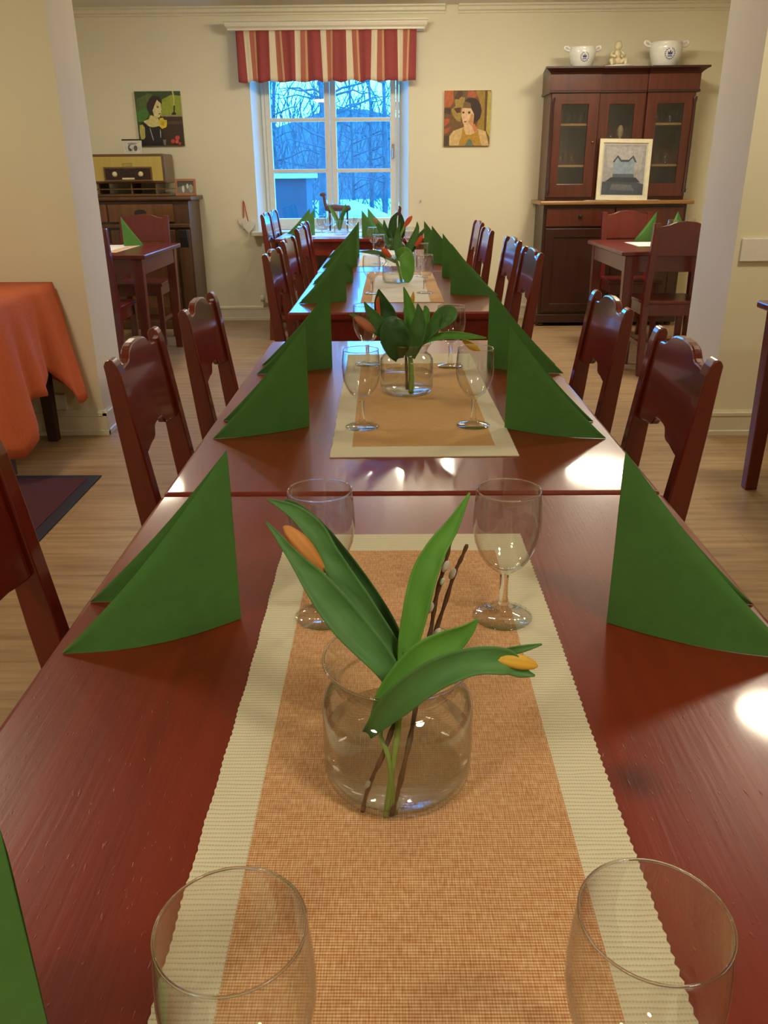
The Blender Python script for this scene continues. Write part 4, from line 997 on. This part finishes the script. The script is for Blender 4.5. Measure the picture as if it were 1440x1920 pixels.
# upper part: sides, back, shelves, breakfront doors
up = G()
up.box(-.56, -.535, -.33, 0, .995, 1.78); up.box(.535, .56, -.33, 0, .995, 1.78); up.box(-.535, .535, -.012, 0, .995, 1.78); up.box(-.535, .535, -.33, -.012, .995, 1.02)
up.box(-.19, -.165, -.31, -.012, 1.02, 1.78); up.box(.165, .19, -.31, -.012, 1.02, 1.78)
up.obj('upper_body', 'mahogany', cb, bevel=.002)
for zz in (1.245, 1.545):
    for a, b in ((-.535, -.19), (.19, .535)): G().box(a, b, -.30, -.012, zz, zz + .016).obj('shelf', 'ledge_wood', cb)
G().box(-.165, .165, -.30, -.012, 1.40, 1.416).obj('shelf', 'ledge_wood', cb)
for a, b, yo in ((-.555, -.185, .0), (-.18, .18, .028), (.185, .555, .0)):
    d = rect_frame(a, b, 1.02, 1.775, .082, -.355 + yo, -.331 + yo, .10).obj('door', 'mahogany', cb, bevel=.004)
    G().box(a + .08, b - .08, -.345 + yo, -.342 + yo, 1.118, 1.695).obj('door_glass', 'window_pane_glass', d)
    G().lathe([(0, 0), (.008, 0), (.010, .008), (0, .012)], 10).obj('knob', 'gold_metal', d, smooth=True).location = ((b - .03) if a < 0 else (a + .03), -.362 + yo, 1.42)
fr = G()
for a, b, yo in ((-.575, -.18, 0), (-.18, .18, .028), (.18, .575, 0)):
    fr.box(a, b, -.36 + yo, 0, 1.78, 1.90)
fr.obj('frieze', 'mahogany', cb, bevel=.002)
mo = G()
for a, b, yo in ((-.58, -.18, 0), (-.18, .18, .028), (.18, .58, 0)): mo.box(a, b, -.368 + yo, 0, 1.772, 1.79)
mo.obj('moulding', 'mahogany_dark', cb, bevel=.003)
co = G()
def corn(a, b, yo, ea, eb):
    p = [(.36, 0), (.37, .012), (.395, .03), (.41, .036), (.41, .05), (0, .05), (0, 0)]
    co.prism(p, lambda q: (a - (max(0, q[0] - .36) if ea else 0), -q[0] + yo, 1.90 + q[1]), lambda q: (b + (max(0, q[0] - .36) if eb else 0), -q[0] + yo, 1.90 + q[1]))
corn(-.575, -.18, 0, 1, 0); corn(-.18, .18, .028, 0, 0); corn(.18, .575, 0, 0, 1)
co.obj('cornice', 'mahogany_dark', cb, bevel=.002)
for s in (-1, 1):
    G().lathe([(.016, 1.05), (.018, 1.07), (.012, 1.09), (.014, 1.4), (.012, 1.70), (.018, 1.72), (.016, 1.74)], 12, (s * .548, -.362, 0)).obj('corner_column', 'mahogany_dark', cb, smooth=True)
# glassware behind the cabinet doors
tum = tag(G().lathe([(0, 0), (.026, 0), (.030, .004), (.033, .09), (.0322, .09), (.029, .008), (0, .007)], 20).obj('tumbler', 'clear_glass', smooth=True), 'tumbler', 'drinking glass')
first = [True]
def tumbler(x, y, z, lb, grp):
    o = tum if first[0] else tum.copy()
    if not first[0]: COL.objects.link(o)
    first[0] = False; o.location = (1.80 + x, 7.42 + y, z); o['label'] = lb; o['group'] = grp
for (shelf, z, side, xs_) in (('lower left', 1.0205, -1, (-.44, -.36, -.28)), ('middle left', 1.2615, -1, (-.43, -.34)), ('upper left', 1.5615, -1, (-.38, -.29)),
                              ('lower right', 1.0205, 1, (.28, .36, .44)), ('middle right', 1.2615, 1, (.27, .35, .43)), ('upper right', 1.5615, 1, (.32, .42))):
    for k, x in enumerate(xs_): tumbler(x, -.17 - .03 * (k % 2), z, 'plain tumbler on the %s shelf inside the glass cabinet' % shelf, 'tumblers on the %s cabinet shelf' % shelf)
orn = thing('ornament', 'small pale ornament behind the middle cabinet door', 'ornament', (1.83, 7.2, 1.4165))
G().lathe([(0, 0), (.026, 0), (.012, .012), (.010, .04), (.024, .07), (.026, .10), (.014, .13), (0, .135)], 16).obj('body', 'statue_shade', orn, smooth=True)
for x in (1.70, 1.76): tumbler(x - 1.80, -.2, 1.4165, 'plain tumbler behind the middle cabinet door', 'tumblers behind the middle cabinet door')

# crock pots and statue on top of the cabinet
def pot(loc, sc, label):
    t = thing('crock_pot', label, 'pot', loc, 0, 'white crocks on the cabinet'); t.scale = (sc,) * 3
    G().lathe([(0, 0), (.072, 0), (.078, .006), (.094, .06), (.102, .10), (.102, .118), (.096, .13), (.100, .140), (.094, .142), (.088, .132), (.094, .115), (.088, .06), (.07, .012), (0, .01)], 40).obj('bowl', 'porcelain', t, smooth=True)
    for s in (-1, 1):
        P = [(s * .096, .0, .118), (s * .122, 0, .122), (s * .138, 0, .134), (s * .134, 0, .148), (s * .116, 0, .146), (s * .096, 0, .132)]
        G().tube(catmull(P, 4), .009, 10).obj('handle', 'porcelain', t, smooth=True)
    e = G()      # round blue emblem: wreath of leaves about a small crest, lying on the pot's curve
    def on(u, v): a = -PI / 2 + u / .097; r = .0945 + (v - .065) * .18 + .0016; return (r * math.cos(a), r * math.sin(a), v)
    for k in range(16):
        a = 2 * PI * k / 16
        if abs(a - PI / 2) < .3: continue
        c = (.03 * math.cos(a), .068 + .03 * math.sin(a)); q = 0.9
        L = [(c[0] + .008 * math.cos(a + q), c[1] + .008 * math.sin(a + q)), (c[0] + .003 * math.cos(a + q + 1.57), c[1] + .003 * math.sin(a + q + 1.57)), (c[0] - .008 * math.cos(a + q), c[1] - .008 * math.sin(a + q)), (c[0] - .003 * math.cos(a + q + 1.57), c[1] - .003 * math.sin(a + q + 1.57))]
        e.add([on(*p) for p in L], [(0, 1, 2, 3)])
    for pts in ([(-.014, .062), (.014, .062), (.016, .084), (.007, .074), (0, .09), (-.007, .074), (-.016, .084)], [(-.016, .052), (.016, .052), (.014, .058), (-.014, .058)]):
        e.add([on(*p) for p in pts], [tuple(range(len(pts)))])
    e.obj('emblem', 'blue_glaze', t)['label'] = 'blue wreath emblem'
pot((1.475, 7.17, 1.951), 1.0, 'smaller white crock with a blue emblem, left on the cabinet')
pot((2.115, 7.17, 1.951), 1.2, 'larger white crock with a blue emblem, right on the cabinet')
st = thing('figurine', 'cream seated child figurine on the cabinet between the two crocks', 'figurine', (1.765, 7.17, 1.951))
G().lathe([(0, 0), (.10, 0), (.112, .012), (.108, .014), (.09, .006), (0, .006)], 28).obj('dish', 'plaster_white', st, smooth=True)
bd = G()
bd.sphere((-.02, 0, .045), .04, 14, 10, (1.15, .9, .9)); bd.sphere((-.02, 0, .085), .03, 14, 10, (.9, .8, 1.35)); bd.sphere((-.018, -.004, .15), .029, 14, 10, (1, 1, 1.12))
for s in (-1, 1):
    bd.tube(catmull([(-.02 + s * .022, -.02, .035), (-.02 + s * .055, -.05, .05), (-.02 + s * .05, -.07, .015)], 4), [.017, .017, .016, .016, .016, .015, .013, .012, .01], 10)
    bd.tube(catmull([(-.02 + s * .03, 0, .115), (-.02 + s * .05, -.02, .085), (-.02 + s * .02, -.045, .075)], 4), [.011] * 9, 8)
bd.sphere((.055, -.01, .022), .018, 10, 8)
bo = bd.obj('body', 'statue_cream', st, smooth=True)
G().sphere((-.018, .006, .163), .0285, 12, 8, (1, .95, .8)).obj('hair', 'statue_cream', st, smooth=True)

# ------------------------------------------------------------------ radio chest on the left
cs = thing('chest', 'dark walnut chest of drawers under the old radio', 'chest', (-2.28, 7.42, 0))
G().box(-.66, .64, -.41, 0, .06, 1.02).obj('carcass', 'dark_walnut', cs, bevel=.004)
G().box(-.68, .66, -.43, 0, 0, .07).obj('plinth', 'dark_walnut', cs, bevel=.006)
G().prism([(-.445, 0), (-.45, .016), (-.44, .03), (0, .03), (0, 0)], lambda p: (-.69, p[0], 1.022 + p[1]), lambda p: (.675, p[0], 1.022 + p[1])).obj('top', 'dark_walnut', cs, bevel=.004)
for k in range(2):
    a = -.55 + k * .54
    d = G().box(a, a + .525, -.428, -.409, .86, .995).obj('drawer', 'walnut_panel', cs, bevel=.004)
    hp = G(); hp.lathe([(0, 0), (.05, 0), (.05, .004), (0, .004)], 18, sy=.55)
    h = hp.obj('handle', 'dark_iron', d); h.rotation_euler = (PI / 2, 0, 0); h.location = (a + .26, -.428, .93)
    f = rect_frame(a, a + .525, .12, .80, .07, -.43, -.409).obj('door', 'dark_walnut', cs, bevel=.005)
    G().box(a + .06, a + .465, -.42, -.41, .18, .74).obj('door_panel', 'walnut_panel', f, bevel=.003)
G().box(-.66, .64, -.432, -.409, .815, .845).obj('rail', 'dark_walnut', cs, bevel=.005)
for x in (-.605, .585):
    pl = G(); pl.box(x - .045, x + .045, -.435, -.409, .10, .80)
    pl.obj('pilaster', 'dark_walnut', cs, bevel=.005)
    G().prism([(-.435, .66), (-.465, .74), (-.47, .80), (-.43, .80), (-.43, .66)], lambda p: (x - .035, p[0], p[1]), lambda p: (x + .035, p[0], p[1])).obj('corbel', 'dark_iron', cs, bevel=.008)

rd = thing('radio', 'old wooden tube radio with a yellow cloth front and two ivory knobs', 'radio', (-2.125, 7.30, 1.0525))
G().box(-.31, .31, -.17, .1, 0, .018).obj('stand', 'radio_walnut', rd, bevel=.004)
for x in (-.27, .0, .2): G().box(x, x + .012, -.165, .09, .018, .098).obj('stand_post', 'radio_walnut', rd)
G().box(-.3, .3, -.16, .1, .05, .06).obj('stand_shelf', 'radio_walnut', rd, bevel=.002)
G().box(-.3, .3, -.19, .1, .098, .318).obj('case', 'radio_walnut', rd, bevel=.012)
G().box(-.278, .278, -.197, -.189, .116, .298).obj('speaker_cloth', 'radio_cloth', rd, bevel=.002)
dl = G().box(-.185, .185, -.203, -.196, .122, .212).obj('dial', 'radio_dark', rd, bevel=.002)
rect_frame(-.195, .195, .114, .222, .012, -.206, -.196).obj('dial_frame', 'radio_walnut', rd, bevel=.002)
for x in (-.105, .105):
    k = G().lathe([(0, 0), (.021, 0), (.019, .016), (.012, .02), (0, .02)], 20).obj('knob', 'ivory', rd, smooth=True); k.rotation_euler = (PI / 2, 0, 0); k.location = (x, -.203, .168)
G().box(-.05, .05, -.208, -.203, .128, .142).obj('push_buttons', 'ivory', rd, bevel=.002)
rect_frame(-.04, .04, .228, .25, .004, -.2, -.197).obj('badge', 'gold_metal', rd)
sp = thing('small_print', 'little black and white print with a dark top bar, standing on the radio', 'print', (-2.10, 7.22, 1.3712)); sp.rotation_euler = (R(-10), 0, 0)
G().box(-.075, .075, -.004, 0, 0, .105).obj('paper', 'photo_paper', sp)
painted('drawing', .13, .085, [((206, 202, 192), full), ((96, 92, 88), circ(.36, .45, .16, .3)), ((200, 196, 188), circ(.42, .5, .1, .2)), ((90, 86, 84), circ(.68, .42, .12, .26)), ((150, 146, 140), circ(.5, .82, .3, .1)), ((70, 66, 64), circ(.34, .3, .07, .12))], sp, None, (0, -.0045, .008))
G().tube([(-.085, -.003, .107), (.08, -.003, .107)], .006, 8).obj('top_bar', 'black_frame', sp)
wf = thing('photo_frame', 'small wooden frame with an old photograph on the chest, right of the radio', 'photo frame', (-1.70, 7.22, 1.0522), R(8)); wf.rotation_euler = (R(-9), 0, R(6))
rect_frame(-.085, .085, 0, .13, .02, -.008, .006).obj('frame', 'frame_wood', wf, bevel=.002)
painted('photograph', .132, .092, [((112, 108, 98), full), ((66, 62, 56), [(0, .5), (.4, .7), (1, .6), (1, 1), (0, 1)]), ((206, 200, 184), circ(.35, .35, .08, .3)), ((196, 190, 172), circ(.62, .6, .07, .22)), ((150, 146, 130), circ(.82, .4, .14, .34))], wf, None, (0, -.002, .019))

# ------------------------------------------------------------------ small wall things
hh = thing('heart_ornament', 'pair of white plaster hearts hanging on a red ribbon left of the window', 'ornament', (-1.255, 7.437, .80))
def heart(w, h): return [(w * .5 * 16 * math.sin(t) ** 3 / 16, h * ((13 * math.cos(t) - 5 * math.cos(2 * t) - 2 * math.cos(3 * t) - math.cos(4 * t)) / 29 + .1)) for t in [2 * PI * k / 28 for k in range(28)]]
for dx, dz, yy, s in ((-.022, .02, -.004, .085), (.022, -.01, -.018, .10)):
    G().prism(heart(s, s * 1.25), lambda p: (dx + p[0], yy, dz + p[1]), lambda p: (dx + p[0], yy - .012, dz + p[1])).obj('heart', 'plaster_white', hh, bevel=.004)
G().tube([(-.02, -.01, .06), (-.012, -.008, .20)], .004, 6).tube([(.02, -.018, .04), (-.008, -.008, .20)], .004, 6).obj('ribbon', 'red_ribbon', hh)
hook = thing('wall_hook', 'small metal hook holding the red ribbon on the back wall', 'hook', (-1.266, 7.4385, 1.0))
G().tube([(0, 0, 0), (0, -.014, 0), (0, -.02, .012)], .003, 8).obj('peg', 'steel', hook, smooth=True)
hk2 = thing('wall_hook', 'small bare metal hook on the back wall right of the window', 'hook', (.245, 7.4385, .985))
G().tube([(0, 0, 0), (0, -.014, 0), (0, -.02, .014)], .0035, 8).obj('peg', 'steel', hk2, smooth=True)
G().box(-.008, .008, -.004, 0, -.012, .03).obj('plate', 'plaster_white', hk2)
so = thing('wall_socket', 'white socket plate low on the wall behind the orange tablecloth', 'socket', (-1.665, 3.963, .17))
G().box(-.035, .035, -.012, 0, -.04, .04).obj('plate', 'white_plastic', so, bevel=.004)
cp = thing('cover_plate', 'flat white cover plate on the wall at the right edge', 'plate', (1.76, 3.903, .826))
G().box(-.175, .16, -.016, 0, 0, .10).obj('cover', 'white_plastic', cp, bevel=.003)
ra = thing('radiator', 'cream panel radiator below the window', 'radiator', (-.5, 7.36, 0))
rp = G(); rp.box(-.62, .62, 0, .05, .16, .66)
for k in range(30): rp.box(-.6 + k * .0413, -.6 + k * .0413 + .018, -.006, 0, .19, .63)
rp.obj('panel', 'radiator_enamel', ra, bevel=.003)
G().tube([(-.58, .03, .16), (-.58, .03, 0)], .009, 8).obj('pipe', 'radiator_enamel', ra, smooth=True)
vl = G(); vl.lathe([(0, 0), (.02, 0), (.02, .05), (.014, .055), (0, .055)], 12, (-.645, .025, .17)); vl.obj('valve', 'white_plastic', ra, smooth=True)
for s in (-.55, .55): G().box(s - .02, s + .02, .05, .0785, .3, .5).obj('bracket', 'radiator_enamel', ra)
fg = thing('animal_figurine', 'brown carved animal figurine on the window sill behind the vase', 'figurine', (-.47, 7.42, .7575))
b = G(); b.tube(catmull([(-.10, 0, .175), (-.03, 0, .185), (.08, 0, .18), (.12, 0, .19)], 4), [.014, .02, .026, .028, .028, .028, .028, .026, .026, .026, .024, .02, .012], 10)
b.tube(catmull([(-.085, 0, .18), (-.10, 0, .23), (-.105, 0, .285)], 4), [.02, .018, .016, .015, .014, .014, .013, .013, .014], 10)
b.sphere((-.115, 0, .292), .02, 10, 8, (1.5, .8, .9))
b.obj('body', 'brown_figurine', fg, smooth=True)
for x in (-.06, .09):
    for y in (-.014, .014): G().taper(x, y, 0, .165, .006, .008).obj('leg', 'dark_leg_wood', fg)
rug = thing('rug', 'dark red rug with a black rubber border at the left edge', 'rug', (-1.75, 2.72, 0))
G().box(-.478, .478, -.615, .615, .0005, .006).obj('border', 'black_rubber', rug, bevel=.002)
G().box(-.43, .43, -.57, .57, .006, .009).obj('pile', 'rug_pile', rug, bevel=.002)
